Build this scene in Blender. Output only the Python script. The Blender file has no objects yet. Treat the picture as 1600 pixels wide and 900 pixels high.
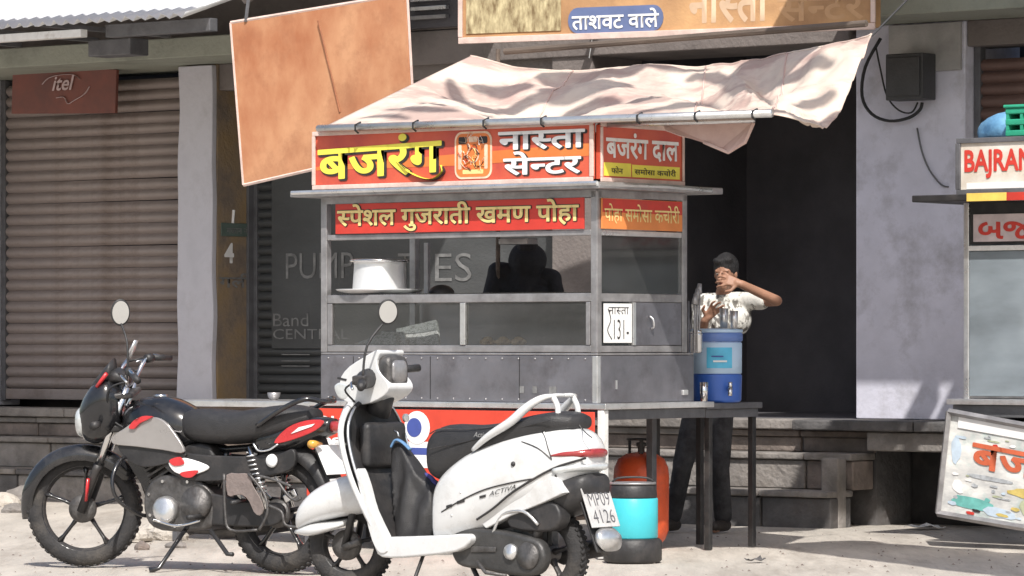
import bpy, bmesh, math, random
from mathutils import Vector, Matrix, noise
from math import sin, cos, pi, radians
random.seed(7)
SC = bpy.context.scene
COL = SC.collection
# ------------------------------------------------------------ camera, sky, sun, exposure
FPX, CH, HOR = 6200.0, 1.22, 530.0
cam = bpy.data.cameras.new('camera'); cam.sensor_width = 36; cam.lens = FPX/1600*36
cam.shift_y = (HOR-450)/1600; cam.clip_start = .5; cam.clip_end = 3000
co = bpy.data.objects.new('camera', cam); COL.objects.link(co)
co.location = (0, 0, CH); co.rotation_euler = (pi/2, 0, 0); SC.camera = co
SUN_EL, SUN_AZ = radians(49), radians(4)          # azimuth measured from -Y towards +X
sd = Vector((sin(SUN_AZ)*cos(SUN_EL), -cos(SUN_AZ)*cos(SUN_EL), sin(SUN_EL)))
wd = bpy.data.worlds.new('World'); SC.world = wd; wd.use_nodes = True
nt = wd.node_tree; bg = nt.nodes['Background']; bg.inputs[1].default_value = .125
sk = nt.nodes.new('ShaderNodeTexSky'); sk.sky_type = 'NISHITA'; sk.sun_disc = False
sk.sun_elevation = SUN_EL; sk.sun_rotation = math.atan2(sd.x, sd.y); sk.dust_density = 3; sk.air_density = 1.2
nt.links.new(sk.outputs[0], bg.inputs[0])
sl = bpy.data.lights.new('sun', 'SUN'); sl.energy = 4.4; sl.angle = radians(.53); sl.color = (1, .965, .91)
so = bpy.data.objects.new('sun', sl); COL.objects.link(so); so.rotation_euler = sd.to_track_quat('Z', 'Y').to_euler()
SC.view_settings.view_transform = 'Standard'; SC.view_settings.look = 'None'
SC.view_settings.exposure = 0.2; SC.view_settings.gamma = 1
SC.cycles.max_bounces = 7; SC.cycles.transparent_max_bounces = 12

# ------------------------------------------------------------ helpers
class Frame:
    """a place on the ground with a local x direction; p() turns a photo pixel into local x and height at a lateral offset"""
    def __init__(s, ox, oy, dx, dy):
        l = math.hypot(dx, dy); s.o = (ox, oy); s.h = (dx/l, dy/l); s.l = (-dy/l, dx/l)
        s.rz = math.atan2(dy, dx)
    def p(s, px, py, lat=0.0):
        k = (px-800)/FPX; (ox, oy), h, l = s.o, s.h, s.l
        x = (k*(oy+lat*l[1])-ox-lat*l[0])/(h[0]-k*h[1])
        Y = oy+x*h[1]+lat*l[1]
        return x, CH-(py-HOR)/FPX*Y
    def x(s, px, lat=0.0): return s.p(px, 0, lat)[0]
    def prof(s, pts, lat=0.0): return [s.p(a, b, lat) for a, b in pts]
    def v(s, px, py, lat=0.0):
        x, z = s.p(px, py, lat); return Vector((x, lat, z))
def W(px, py, Y): return Vector(((px-800)/FPX*Y, Y, CH-(py-HOR)/FPX*Y))

def mat(name, c, rough=.6, metal=0., var=.2, scale=6., bump=.15, bscale=60., stretch=(1, 1, 1), c2=None, coat=0., ramp=(.35, .65), dirt=None, dscale=2.5, damt=.5, spec=.5):
    m = bpy.data.materials.new(name); m.use_nodes = True; t = m.node_tree; L = t.links
    b = t.nodes['Principled BSDF']; b.inputs['Roughness'].default_value = rough; b.inputs['Metallic'].default_value = metal
    b.inputs['Coat Weight'].default_value = coat; b.inputs['Coat Roughness'].default_value = .08; b.inputs['Specular IOR Level'].default_value = spec
    tc = t.nodes.new('ShaderNodeTexCoord'); mp = t.nodes.new('ShaderNodeMapping'); mp.inputs['Scale'].default_value = stretch
    L.new(tc.outputs['Object'], mp.inputs[0])
    n = t.nodes.new('ShaderNodeTexNoise'); n.inputs['Scale'].default_value = scale; n.inputs['Detail'].default_value = 6
    n.inputs['Roughness'].default_value = .62; L.new(mp.outputs[0], n.inputs[0])
    r = t.nodes.new('ShaderNodeValToRGB'); e = r.color_ramp.elements
    a = tuple(v*(1-var) for v in c); z = c2 if c2 else tuple(min(1, v*(1+var)) for v in c)
    e[0].position, e[1].position = ramp; e[0].color = (*a, 1); e[1].color = (*z, 1); L.new(n.outputs[0], r.inputs[0])
    out = r.outputs[0]
    if dirt:
        gm = name.startswith('ground')
        n3 = t.nodes.new('ShaderNodeTexNoise'); n3.inputs['Scale'].default_value = dscale; n3.inputs['Detail'].default_value = 9
        n3.inputs['Roughness'].default_value = .7; L.new((mp if gm else tc).outputs[0 if gm else 'Object'], n3.inputs[0])
        r3 = t.nodes.new('ShaderNodeValToRGB'); r3.color_ramp.elements[0].position = .5; r3.color_ramp.elements[1].position = .68
        r3.color_ramp.elements[1].color = (damt, damt, damt, 1); L.new(n3.outputs[0], r3.inputs[0])
        mx = t.nodes.new('ShaderNodeMix'); mx.data_type = 'RGBA'; mx.inputs[7].default_value = (*dirt, 1)
        L.new(r3.outputs[0], mx.inputs[0]); L.new(out, mx.inputs[6]); out = mx.outputs[2]
    L.new(out, b.inputs['Base Color'])
    rr = t.nodes.new('ShaderNodeMapRange'); rr.inputs[3].default_value = max(.03, rough-.12); rr.inputs[4].default_value = min(1, rough+.12)
    L.new(n.outputs[0], rr.inputs[0]); L.new(rr.outputs[0], b.inputs['Roughness'])
    if bump:
        n2 = t.nodes.new('ShaderNodeTexNoise'); n2.inputs['Scale'].default_value = bscale; n2.inputs['Detail'].default_value = 4
        L.new(mp.outputs[0], n2.inputs[0]); bp = t.nodes.new('ShaderNodeBump'); bp.inputs['Strength'].default_value = bump
        bp.inputs['Distance'].default_value = .02; L.new(n2.outputs[0], bp.inputs['Height']); L.new(bp.outputs[0], b.inputs['Normal'])
    return m
def glass(name, tint=(.8, .85, .85), refl=.12, dust=.05, veil_col=(.5, .5, .5)):  # dust mixes in a diffuse veil painting haze and reflections on the pane
    m = bpy.data.materials.new(name); m.use_nodes = True; t = m.node_tree; L = t.links
    for n in list(t.nodes):
        if n.type == 'BSDF_PRINCIPLED': t.nodes.remove(n)
    o = t.nodes['Material Output']; tr = t.nodes.new('ShaderNodeBsdfTransparent'); tr.inputs[0].default_value = (*tint, 1)
    gl = t.nodes.new('ShaderNodeBsdfGlossy'); gl.inputs['Roughness'].default_value = .06
    fr = t.nodes.new('ShaderNodeFresnel'); fr.inputs[0].default_value = 1.45
    ad = t.nodes.new('ShaderNodeMath'); ad.operation = 'ADD'; ad.inputs[1].default_value = refl; L.new(fr.outputs[0], ad.inputs[0])
    mx = t.nodes.new('ShaderNodeMixShader'); L.new(ad.outputs[0], mx.inputs[0]); L.new(tr.outputs[0], mx.inputs[1]); L.new(gl.outputs[0], mx.inputs[2])
    df = t.nodes.new('ShaderNodeBsdfDiffuse'); df.inputs[0].default_value = (*veil_col, 1); nz = t.nodes.new('ShaderNodeTexNoise'); nz.inputs['Scale'].default_value = 3; nz.inputs['Detail'].default_value = 7
    mr = t.nodes.new('ShaderNodeMapRange'); mr.inputs[1].default_value = .3; mr.inputs[2].default_value = .75; mr.inputs[3].default_value = dust*.6; mr.inputs[4].default_value = dust*1.5; L.new(nz.outputs[0], mr.inputs[0])
    m2 = t.nodes.new('ShaderNodeMixShader'); L.new(mr.outputs[0], m2.inputs[0]); L.new(mx.outputs[0], m2.inputs[1]); L.new(df.outputs[0], m2.inputs[2])
    L.new(m2.outputs[0], o.inputs[0]); return m

def thing(name, label, cat, fr=None, group=None, loc=(0, 0, 0), rz=0.):
    o = bpy.data.objects.new(name, None); COL.objects.link(o); o.empty_display_size = .1
    if fr: o.location = (fr.o[0], fr.o[1], 0); o.rotation_euler = (0, 0, fr.rz)
    else: o.location = loc; o.rotation_euler = (0, 0, rz)
    return tag(o, label, cat, group)
def tag(o, label, cat, group=None):
    o['label'] = label; o['category'] = cat
    if group: o['group'] = group
    return o
def mk(name, bm, m, parent=None, smooth=False, bevel=0., segs=2, sub=0, solid=0., label=None, kind=None, remesh=0., loc=None, rot=None):
    if isinstance(bm, bpy.types.Mesh): me = bm
    else:
        bmesh.ops.recalc_face_normals(bm, faces=bm.faces[:]); me = bpy.data.meshes.new(name); bm.to_mesh(me); bm.free()
        if m: me.materials.append(m)
        if smooth:
            for f in me.polygons: f.use_smooth = True
    o = bpy.data.objects.new(name, me); COL.objects.link(o); o.parent = parent
    if loc is not None: o.location = loc
    if rot is not None: o.rotation_euler = rot
    if remesh:
        d = o.modifiers.new('remesh', 'REMESH'); d.mode = 'VOXEL'; d.voxel_size = remesh; d.use_smooth_shade = True
        d = o.modifiers.new('smooth', 'SMOOTH'); d.iterations = 4; d.factor = .5
    if solid: d = o.modifiers.new('solid', 'SOLIDIFY'); d.thickness = solid; d.offset = 0
    if bevel:
        d = o.modifiers.new('bevel', 'BEVEL'); d.width = bevel; d.segments = segs; d.limit_method = 'ANGLE'; d.angle_limit = radians(35)
        for f in me.polygons: f.use_smooth = True
        if segs < 3 or True: d2 = o.modifiers.new('wn', 'WEIGHTED_NORMAL'); d2.keep_sharp = True
    if sub: d = o.modifiers.new('sub', 'SUBSURF'); d.levels = sub; d.render_levels = sub
    if label: o['label'] = label
    if kind: o['kind'] = kind
    return o
def nb(): return bmesh.new()
def box(x0, x1, y0, y1, z0, z1, bm=None):
    bm = bm or nb()
    v = [bm.verts.new((x, y, z)) for x in (x0, x1) for y in (y0, y1) for z in (z0, z1)]
    for f in ((0, 1, 3, 2), (4, 6, 7, 5), (0, 4, 5, 1), (2, 3, 7, 6), (0, 2, 6, 4), (1, 5, 7, 3)): bm.faces.new([v[i] for i in f])
    return bm
def quadslab(pts, th, bm=None):
    """slab with thickness behind a quad given by four 3-D corners"""
    bm = bm or nb(); n = (pts[1]-pts[0]).cross(pts[3]-pts[0]).normalized()*th
    a = [bm.verts.new(p) for p in pts]; b = [bm.verts.new(p+n) for p in pts]
    k = len(pts); bm.faces.new(a); bm.faces.new(b[::-1])
    for i in range(k): bm.faces.new([a[i], b[i], b[(i+1) % k], a[(i+1) % k]])
    return bm
def tube(pts, r, n=8, bm=None, cap=True, flat=1.):
    bm = bm or nb(); pts = [Vector(p) for p in pts]; rs = r if isinstance(r, (list, tuple)) else [r]*len(pts)
    rings = []; up = Vector((0, 0, 1)); prev = None
    for i, p in enumerate(pts):
        a = pts[max(0, i-1)]; b = pts[min(len(pts)-1, i+1)]; t = (b-a).normalized()
        if prev is None:
            u = t.cross(up)
            if u.length < .05: u = t.cross(Vector((1, 0, 0)))
        else: u = prev-t*prev.dot(t)
        u.normalize(); w = t.cross(u); prev = u
        rings.append([bm.verts.new(p+(u*cos(2*pi*j/n)+w*sin(2*pi*j/n)*flat)*rs[i]) for j in range(n)])
    for a, b in zip(rings, rings[1:]):
        for j in range(n): bm.faces.new([a[j], a[(j+1) % n], b[(j+1) % n], b[j]])
    if cap: bm.faces.new(rings[0][::-1]); bm.faces.new(rings[-1])
    return bm
def spline(pts, k=6, closed=False):
    pts = [Vector(p) for p in pts]; n = len(pts); out = []
    for i in range(n if closed else n-1):
        if closed: a, b, c, d = (pts[(i+j-1) % n] for j in range(4))
        else: a, b, c, d = pts[max(0, i-1)], pts[i], pts[i+1], pts[min(n-1, i+2)]
        for j in range(k):
            t = j/k; out.append(.5*((2*b)+(c-a)*t+(2*a-5*b+4*c-d)*t*t+(3*b-a-3*c+d)*t**3))
    if not closed: out.append(pts[-1])
    return out
def lathe(prof, c=(0, 0, 0), axis='Z', n=24, bm=None):
    bm = bm or nb(); c = Vector(c); rings = []
    for r, h in prof:
        ring = []
        for j in range(n):
            a = 2*pi*j/n; q = (r*cos(a), r*sin(a), h)
            if axis == 'Y': q = (q[0], h, q[1])
            elif axis == 'X': q = (h, q[0], q[1])
            ring.append(bm.verts.new(c+Vector(q)))
        rings.append(ring)
    for a, b in zip(rings, rings[1:]):
        for j in range(n): bm.faces.new([a[j], a[(j+1) % n], b[(j+1) % n], b[j]])
    bm.faces.new(rings[0][::-1]); bm.faces.new(rings[-1]); return bm
def slab(prof, y0, y1, bm=None, smoothk=0):
    """side-view outline (x, z) given a thickness from y0 to y1"""
    bm = bm or nb()
    if smoothk: prof = [(p.x, p.y) for p in spline([(a, b, 0) for a, b in prof], smoothk, True)]
    a = [bm.verts.new((x, y0, z)) for x, z in prof]; b = [bm.verts.new((x, y1, z)) for x, z in prof]; n = len(prof)
    bm.faces.new(a); bm.faces.new(b[::-1])
    for i in range(n): bm.faces.new([a[i], b[i], b[(i+1) % n], a[(i+1) % n]])
    return bm
def loft(secs, n=24, bm=None, k=3, close=True):
    """sections (x, z_bottom, z_top, half_width, exponent) -> smooth closed body along x, centred on y=0"""
    bm = bm or nb(); S = [Vector((s[0], s[1], s[2])) for s in secs]; T = [Vector((s[3], s[4] if len(s) > 4 else 2.5, s[5] if len(s) > 5 else 0)) for s in secs]
    S = spline(S, k); T = spline(T, k); rings = []
    for s, t in zip(S, T):
        zc, hz = (s.y+s.z)/2, max(.002, (s.z-s.y)/2); e = 2/max(1.2, t.y); ring = []
        for j in range(n):
            a = 2*pi*j/n; ca, sa = cos(a), sin(a)
            ring.append(bm.verts.new((s.x, t.z+max(.002, t.x)*math.copysign(abs(ca)**e, ca), zc+hz*math.copysign(abs(sa)**e, sa))))
        rings.append(ring)
    for a, b in zip(rings, rings[1:]):
        for j in range(n): bm.faces.new([a[j], a[(j+1) % n], b[(j+1) % n], b[j]])
    bm.faces.new(rings[0][::-1]); bm.faces.new(rings[-1]); return bm
def capsule(bm, a, b, ra, rb, n=12):
    a, b = Vector(a), Vector(b); d = b-a
    if d.length < 1e-4: d = Vector((0, 0, 1e-3))
    t = d.normalized(); P = []; Rr = []
    for q in (-90, -60, -30): P.append(a+t*ra*sin(radians(q))); Rr.append(max(.0008, ra*cos(radians(q))))
    P.append(a); Rr.append(ra); P.append(b); Rr.append(rb)
    for q in (30, 60, 90): P.append(b+t*rb*sin(radians(q))); Rr.append(max(.0008, rb*cos(radians(q))))
    return tube(P, Rr, n, bm)
def ball(bm, c, r, s=(1, 1, 1), rot=None, u=16, v=10):
    q = bmesh.ops.create_uvsphere(bm, u_segments=u, v_segments=v, radius=r)
    M = Matrix.Translation(c) @ (rot.to_4x4() if rot else Matrix.Identity(4)) @ Matrix.Diagonal((*s, 1))
    bmesh.ops.transform(bm, matrix=M, verts=q['verts']); return bm
def xform(bm, M): bmesh.ops.transform(bm, matrix=M, verts=bm.verts[:]); return bm

# ------------------------------------------------------------ lettering (flat print); '~' after a letter gives its half form
def glyphs(s, bold, shear=0.):
    k = bpy.data.curves.new('letters', 'FONT'); k.body = s; k.offset = bold; k.resolution_u = 3; k.shear = shear
    o = bpy.data.objects.new('letters', k); COL.objects.link(o); bpy.context.view_layer.update()
    me = bpy.data.meshes.new_from_object(o.evaluated_get(bpy.context.evaluated_depsgraph_get()))
    bpy.data.objects.remove(o); bpy.data.curves.remove(k); return me
def textbm(s, bold=.012, shear=0., cut=.205):
    runs = []; cur = ''
    for ch in s:
        if ch == '~': runs.append((cur[:-1], False)) if cur[:-1] else None; runs.append((cur[-1], True)); cur = ''
        else: cur += ch
    if cur: runs.append((cur, False))
    bm = nb(); x = 0.
    for body, half in runs:
        if not body: continue
        me = glyphs(body, bold, shear); b2 = nb(); b2.from_mesh(me); bpy.data.meshes.remove(me)
        if not b2.verts: b2.free(); continue
        xm = max(v.co.x for v in b2.verts)
        if half:
            cx = xm-cut; bmesh.ops.bisect_plane(b2, geom=b2.verts[:]+b2.edges[:]+b2.faces[:], plane_co=(cx, 0, 0), plane_no=(1, 0, 0), clear_outer=True); xm = cx+.012
        bmesh.ops.translate(b2, verts=b2.verts[:], vec=(x, 0, 0)); x += xm-bold
        tmp = bpy.data.meshes.new('t'); b2.to_mesh(tmp); b2.free(); bm.from_mesh(tmp); bpy.data.meshes.remove(tmp)
    return bm
def letter(s, parent, m, org, xd, up, h, w=None, bold=.012, shear=0., lift=.002, name='lettering', bot=None, label=None, warp=None):
    """fit the text in the rectangle at org (lower left corner), w wide and h tall"""
    thin = min(bold, .01); rad = bold-thin; bm = textbm(s, thin, shear); V = bm.verts[:]
    if not V: return None
    x0, x1 = min(v.co.x for v in V), max(v.co.x for v in V); y0, y1 = min(v.co.y for v in V), max(v.co.y for v in V)
    xd, up = Vector(xd).normalized(), Vector(up).normalized(); nn = xd.cross(up)
    sy = h/(y1-y0); sx = w/(x1-x0) if w else sy
    for v in V:
        a, b = (v.co.x-x0)*sx, (v.co.y-y0)*sy
        if warp: a, b = warp(a, b)
        v.co = Vector(org)+xd*a+up*b+nn*lift
    if rad > .002:
        src = bpy.data.meshes.new('t'); bm.to_mesh(src); nv = len(bm.verts)
        for q in range(8):
            bm.from_mesh(src); bm.verts.ensure_lookup_table(); dv = xd*(rad*sx*.8*cos(q*pi/4))+up*(rad*sy*.8*sin(q*pi/4))+nn*(.0001*(q+1))
            for v in bm.verts[nv*(q+1):]: v.co += dv
        bpy.data.meshes.remove(src)
    return mk(name, bm, m, parent, label=label)

# ------------------------------------------------------------ materials
m_ground = mat('ground_dust', (.47, .43, .38), .93, var=.16, scale=3.5, bump=.9, bscale=30, stretch=(1, .16, 1), dirt=(.27, .235, .20), dscale=2.2, damt=.8)
m_stone = mat('step_stone', (.23, .21, .195), .9, var=.3, scale=4, bump=.7, bscale=25, dirt=(.14, .12, .10), dscale=3)
m_stone2 = mat('step_stone_brown', (.20, .165, .145), .9, var=.3, scale=5, bump=.7, bscale=25, dirt=(.12, .10, .09), dscale=4)
m_stone3 = mat('step_stone_dark', (.11, .105, .105), .9, var=.3, scale=5, bump=.6, bscale=25, dirt=(.10, .08, .07), dscale=4)
m_wall = mat('wall_limewash', (.66, .655, .75), .9, var=.12, scale=1.6, bump=.12, bscale=30, dirt=(.32, .31, .33), dscale=1.5, damt=.8)
m_pillar = mat('pillar_paint', (.56, .55, .60), .85, var=.08, scale=3, bump=.12, bscale=30, dirt=(.28, .27, .28), dscale=3, damt=.4)
m_reveal = mat('ochre_paint', (.42, .29, .15), .9, var=.3, scale=3, bump=.4, bscale=30, c2=(.24, .19, .15), dirt=(.13, .10, .08), dscale=3, damt=.6)
m_conc = mat('eave_concrete', (.30, .31, .26), .9, var=.25, scale=2, bump=.4, bscale=30, dirt=(.13, .13, .10), dscale=2)
m_conc2 = mat('lintel_plaster', (.19, .165, .155), .9, var=.25, scale=2, bump=.4, bscale=30, dirt=(.12, .11, .10), dscale=2)
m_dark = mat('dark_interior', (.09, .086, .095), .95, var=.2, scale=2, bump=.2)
m_shut = mat('shutter_brown', (.31, .26, .242), .55, metal=.15, var=.2, scale=2.5, bump=.2, bscale=50, dirt=(.13, .09, .07), dscale=1.3, damt=.7, stretch=(.5, 1, 1))
m_shut2 = mat('shutter_charcoal', (.075, .078, .08), .6, metal=.1, var=.2, scale=2.5, bump=.2, dirt=(.07, .07, .07), dscale=1.5, stretch=(.5, 1, 1))
m_shut3 = mat('shutter_maroon', (.15, .09, .075), .6, var=.2, scale=2.5, bump=.2, dirt=(.07, .05, .05), dscale=1.5)
m_rail = mat('guide_rail_steel', (.15, .15, .16), .6, metal=.4, var=.2, scale=8)
m_tin = mat('roof_sheet_tin', (.72, .73, .74), .45, metal=.25, var=.08, scale=2, bump=.1, dirt=(.5, .48, .46), dscale=2, damt=.3)
m_steel = mat('stall_steel', (.25, .245, .27), .34, metal=.7, var=.22, scale=2.2, bump=.35, bscale=5, dirt=(.15, .14, .15), dscale=4, damt=.75)
m_steel2 = mat('stall_steel_frame', (.36, .35, .355), .42, metal=.6, var=.2, scale=8, bump=.1, dirt=(.2, .19, .18), dscale=6, damt=.5)
m_alu = mat('bright_aluminium', (.72, .72, .72), .3, metal=.8, var=.1, scale=8, bump=.06, dirt=(.4, .38, .36), dscale=9, damt=.4)
m_white = mat('white_enamel', (.75, .74, .72), .45, var=.08, scale=8, bump=.1, dirt=(.4, .36, .3), dscale=9, damt=.5)
m_red = mat('sign_red', (.56, .085, .06), .4, var=.15, scale=2.5, bump=.06, c2=(.72, .13, .06), dirt=(.45, .10, .07), dscale=5, damt=.4)
m_red2 = mat('sign_red_small', (.58, .045, .03), .45, var=.1, scale=4, bump=.05, dirt=(.35, .06, .05), dscale=6, damt=.4)
m_red_lit = mat('sign_red_lit', (.75, .25, .07), .45, var=.12, scale=3, bump=.05)  # sunlit tone of the red side sign, put into the colour
m_yel = mat('print_yellow', (.85, .75, .09), .5, var=.06, scale=9, bump=0)
m_cream = mat('print_cream', (.85, .66, .27), .5, var=.06, scale=9, bump=0)
m_pw = mat('print_white', (.86, .85, .84), .5, var=.04, scale=9, bump=0)
m_blk = mat('print_black', (.03, .025, .025), .6, var=.1, scale=9, bump=0)
m_pb = mat('print_blue', (.06, .09, .33), .5, var=.1, scale=9, bump=0)
m_pred = mat('print_red', (.60, .05, .035), .5, var=.12, scale=9, bump=0)
m_grey = mat('print_faded_grey', (.19, .19, .19), .8, var=.3, scale=14, bump=0)
m_tarp = mat('tarp_canvas', (.50, .365, .315), .85, var=.08, scale=1.35, bump=.25, bscale=14, c2=(.66, .55, .465), stretch=(.8, 2.2, 2.4), ramp=(.43, .52), dirt=(.50, .32, .28), dscale=1.6, damt=.7)  # broad darker blotches put dapple shade into the cloth colour
m_tarp2 = mat('tarp_canvas_pink', (.66, .45, .40), .85, var=.15, scale=3, bump=.4, bscale=9, c2=(.74, .56, .5))
m_board = mat('faded_orange_board', (.44, .165, .075), .85, var=.12, scale=2.0, bump=.12, bscale=6, stretch=(1.3, 1.3, .8), c2=(.56, .29, .155), dirt=(.30, .12, .06), dscale=2.6, damt=.6)
m_big = mat('signboard_tan', (.46, .25, .12), .7, var=.18, scale=2.2, bump=.1, c2=(.62, .36, .17), dirt=(.36, .18, .09), dscale=3, damt=.5)
m_pinkfr = mat('signboard_frame', (.66, .50, .44), .6, var=.15, scale=9, bump=.1)
m_rubber = mat('tyre_rubber', (.028, .027, .028), .8, var=.25, scale=18, bump=.3, bscale=90, dirt=(.12, .105, .09), dscale=7, damt=.45)
m_bplast = mat('black_plastic', (.028, .027, .028), .5, var=.2, scale=12, bump=.1, dirt=(.07, .06, .055), dscale=6, damt=.5)
m_bpaint = mat('black_paint', (.016, .016, .018), .22, var=.2, scale=10, bump=0, coat=.5, dirt=(.06, .055, .05), dscale=5, damt=.4)
m_vinyl = mat('black_vinyl', (.03, .029, .03), .48, var=.15, scale=20, bump=.25, bscale=200)
m_engine = mat('engine_metal', (.115, .11, .108), .5, metal=.6, var=.3, scale=16, bump=.2, dirt=(.06, .05, .045), dscale=14, damt=.7)
m_pot = mat('pot_aluminium', (.80, .80, .80), .35, metal=.45, var=.06, scale=8, bump=.05)
m_chrome = mat('chrome', (.75, .75, .75), .14, metal=1., var=.05, scale=10, bump=0)
m_tanks = mat('silver_paint', (.36, .34, .33), .3, metal=.4, var=.06, scale=10, bump=0, coat=.6)
m_vred = mat('red_paint', (.55, .03, .035), .3, var=.1, scale=10, bump=0, coat=.5)
m_pearl = mat('pearl_white_paint', (.64, .645, .645), .28, var=.04, scale=6, bump=.02, bscale=9, coat=.8, dirt=(.44, .42, .39), dscale=7, damt=.5)
m_lamp = mat('lamp_lens', (.62, .64, .64), .12, metal=.35, var=.15, scale=20, bump=.1)
m_tail = mat('tail_lamp_red', (.30, .03, .03), .15, var=.15, scale=20, bump=.1, coat=.8)
m_amber = mat('amber_lens', (.75, .38, .06), .15, var=.15, scale=20, bump=.1, coat=.8)
m_mirror = mat('mirror_glass', (.85, .87, .87), .05, metal=1., var=.02, scale=5, bump=0)
m_guard = mat('rusty_guard', (.25, .205, .19), .6, metal=.3, var=.2, scale=12, bump=.2, dirt=(.13, .09, .08), dscale=12, damt=.6)
m_skin = mat('skin_brown', (.36, .19, .125), .55, var=.1, scale=12, bump=.1, bscale=120)
m_hair = mat('hair_black', (.012, .011, .012), .7, var=.2, scale=60, bump=.6, bscale=140, stretch=(1, 1, .2))
m_shirt = mat('shirt_print', (.30, .28, .25), .85, var=.5, scale=17, bump=.3, c2=(.66, .65, .61), ramp=(.44, .5), stretch=(1, 1, .55))
m_denim = mat('denim_grey', (.022, .022, .026), .9, var=.4, scale=9, bump=.5, bscale=30, c2=(.055, .055, .06))
m_dshirt = mat('dark_cloth', (.022, .022, .026), .9, var=.3, scale=9, bump=.4, bscale=30)
m_shoe = mat('shoe_leather', (.03, .025, .022), .6, var=.2, scale=9)
m_cool1 = mat('cooler_light_blue', (.50, .66, .84), .35, var=.05, scale=4, bump=.05)
m_cool2 = mat('cooler_royal_blue', (.045, .13, .48), .35, var=.08, scale=4, bump=.05)
m_cool3 = mat('cooler_lid_blue', (.13, .22, .52), .35, var=.08, scale=4, bump=.05)
m_cyan = mat('label_cyan', (.10, .48, .72), .4, var=.1, scale=9, bump=0)
m_turq = mat('turquoise_plastic', (.06, .50, .57), .35, var=.05, scale=4, bump=.05)
m_gas = mat('orange_red_enamel', (.68, .10, .03), .42, var=.12, scale=5, bump=.15, dirt=(.30, .06, .03), dscale=7, damt=.5)
m_snack = mat('fried_snack', (.85, .56, .36), .7, var=.3, scale=30, bump=.5)
m_news = mat('newsprint', (.62, .61, .59), .9, var=.35, scale=45, bump=0, c2=(.68, .67, .65), ramp=(.42, .5), stretch=(1, 1, 2))
m_card = mat('paper_white', (.84, .84, .83), .8, var=.04, scale=9, bump=.1)
m_bluesheet = mat('blue_sheet', (.10, .27, .50), .6, var=.25, scale=4, bump=.6, bscale=8, c2=(.22, .48, .72))
m_green = mat('green_crate', (.03, .33, .20), .45, var=.15, scale=6, bump=.1)
m_wood = mat('bench_wood', (.13, .10, .08), .8, var=.3, scale=5, bump=.3, stretch=(.4, 4, 4))
m_cable = mat('cable_black', (.02, .02, .022), .6, var=.1, scale=9, bump=0)
g_pane = glass('cabinet_glass', (.80, .82, .82), .03)  # thin diffuse veil painted in to lift the dark behind the pane
g_blue = glass('stall_glass', (.30, .38, .43), .12, .62, (.33, .38, .42))  # strong grey-blue veil stands in for the street reflected in the pane
g_visor = glass('visor_glass', (.62, .62, .62), .18)

# ------------------------------------------------------------ frames of the place
A = radians(38); U = (cos(A), -sin(A))
Yw = 22.21/(.616*(537/FPX)+.788)
G = Frame(537/FPX*Yw, Yw, *U)                        # building: x along the fronts, y into the building
CT = Frame(133/FPX*22.1, 22.1, *U)                   # food cart: origin under its near corner
ST = Frame(702/FPX*23.5, 23.5, *U)                   # second stall
MB = Frame((442-800)/FPX*20.7, 20.7, -.860, .509)    # motorcycle, rear axle, x forward
SR = Frame((858-800)/FPX*18.55, 18.55, -.783, .621)  # scooter

# ------------------------------------------------------------ ground
bm = nb()
xs = [-900, -200, -60, -25]+[-12+i*.5 for i in range(49)]+[25, 60, 200, 900]
ys = [-900, -100, -10, 5, 12]+[15+i*.25 for i in range(69)]+[40, 80, 300, 1500]
gv = [[None]*len(ys) for _ in xs]
def gz(x, y):
    w = max(0, 1-abs(y-23)/12)*max(0, 1-abs(x)/13)
    return -.0005+(noise.noise(Vector((x*.9, y*.9, 0)))*.012+noise.noise(Vector((x*3, y*3, 3)))*.006-.008)*w
for i, x in enumerate(xs):
    for j, y in enumerate(ys): gv[i][j] = bm.verts.new((x, y, gz(x, y)))
for i in range(len(xs)-1):
    for j in range(len(ys)-1): bm.faces.new([gv[i][j], gv[i+1][j], gv[i+1][j+1], gv[i][j+1]])
mk('ground', bm, m_ground, smooth=True, kind='structure')

# ------------------------------------------------------------ shop building
X = lambda px, lat=0.: G.x(px, lat)
bld = thing('shop_building', 'row of shuttered shops with lavender grey pillars and a concrete eave behind the food cart', 'building', G)
FZ = .69
xa, xb, xc, xd2, xe, xf, xg = X(-60), X(4, .38), X(285), X(335), X(862), X(925), X(1508)
def wall(name, x0, x1, y0, y1, z0, z1, m, bev=.01, **k): return mk(name, box(x0, x1, y0, y1, z0, z1), m, bld, bevel=bev, segs=2, **k)
wall('pillar', xa-3, xb-.02, 0, .6, FZ, 3.3, m_pillar)
p1 = wall('pillar', xc, xd2, .03, .6, FZ, 3.3, m_reveal, label='ochre sided pillar with white painted number')
# uneven lavender face of the pillar
bm = nb(); zz = [FZ+i*.1 for i in range(27)]; pr = []
lf = [(xc-.02+noise.noise(Vector((0, z*2.2, 1)))*.022-(2.9-z)*.008, z) for z in zz]; rf = [(xd2+noise.noise(Vector((5, z*2.5, 1)))*.022, z) for z in zz]
slab(lf+rf[::-1], -.025, .028, bm); mk('pillar_face', bm, m_pillar, bld, bevel=.008)
wall('pillar', xe, xf, 0, .6, FZ, 3.3, m_conc2)
wall('wall', 0, xg, 0, .7, FZ, 3.3, m_wall)
wall('wall', X(1700), X(1700)+4, 0, .7, FZ, 3.3, m_wall)
wall('upper_wall', xa-3, X(1700)+4, -.01, .7, 3.45, 5.2, m_conc2)
wall('eave_slab', xa-3.5, X(640), -.62, .69, 3.3, 3.45, m_conc)
wall('eave_slab', X(1330), X(1700)+4, -.62, .69, 3.3, 3.45, m_conc)
wall('lintel', X(640)+.003, X(1330)-.003, -.02, .69, 3.2, 3.447, m_conc2)
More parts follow.
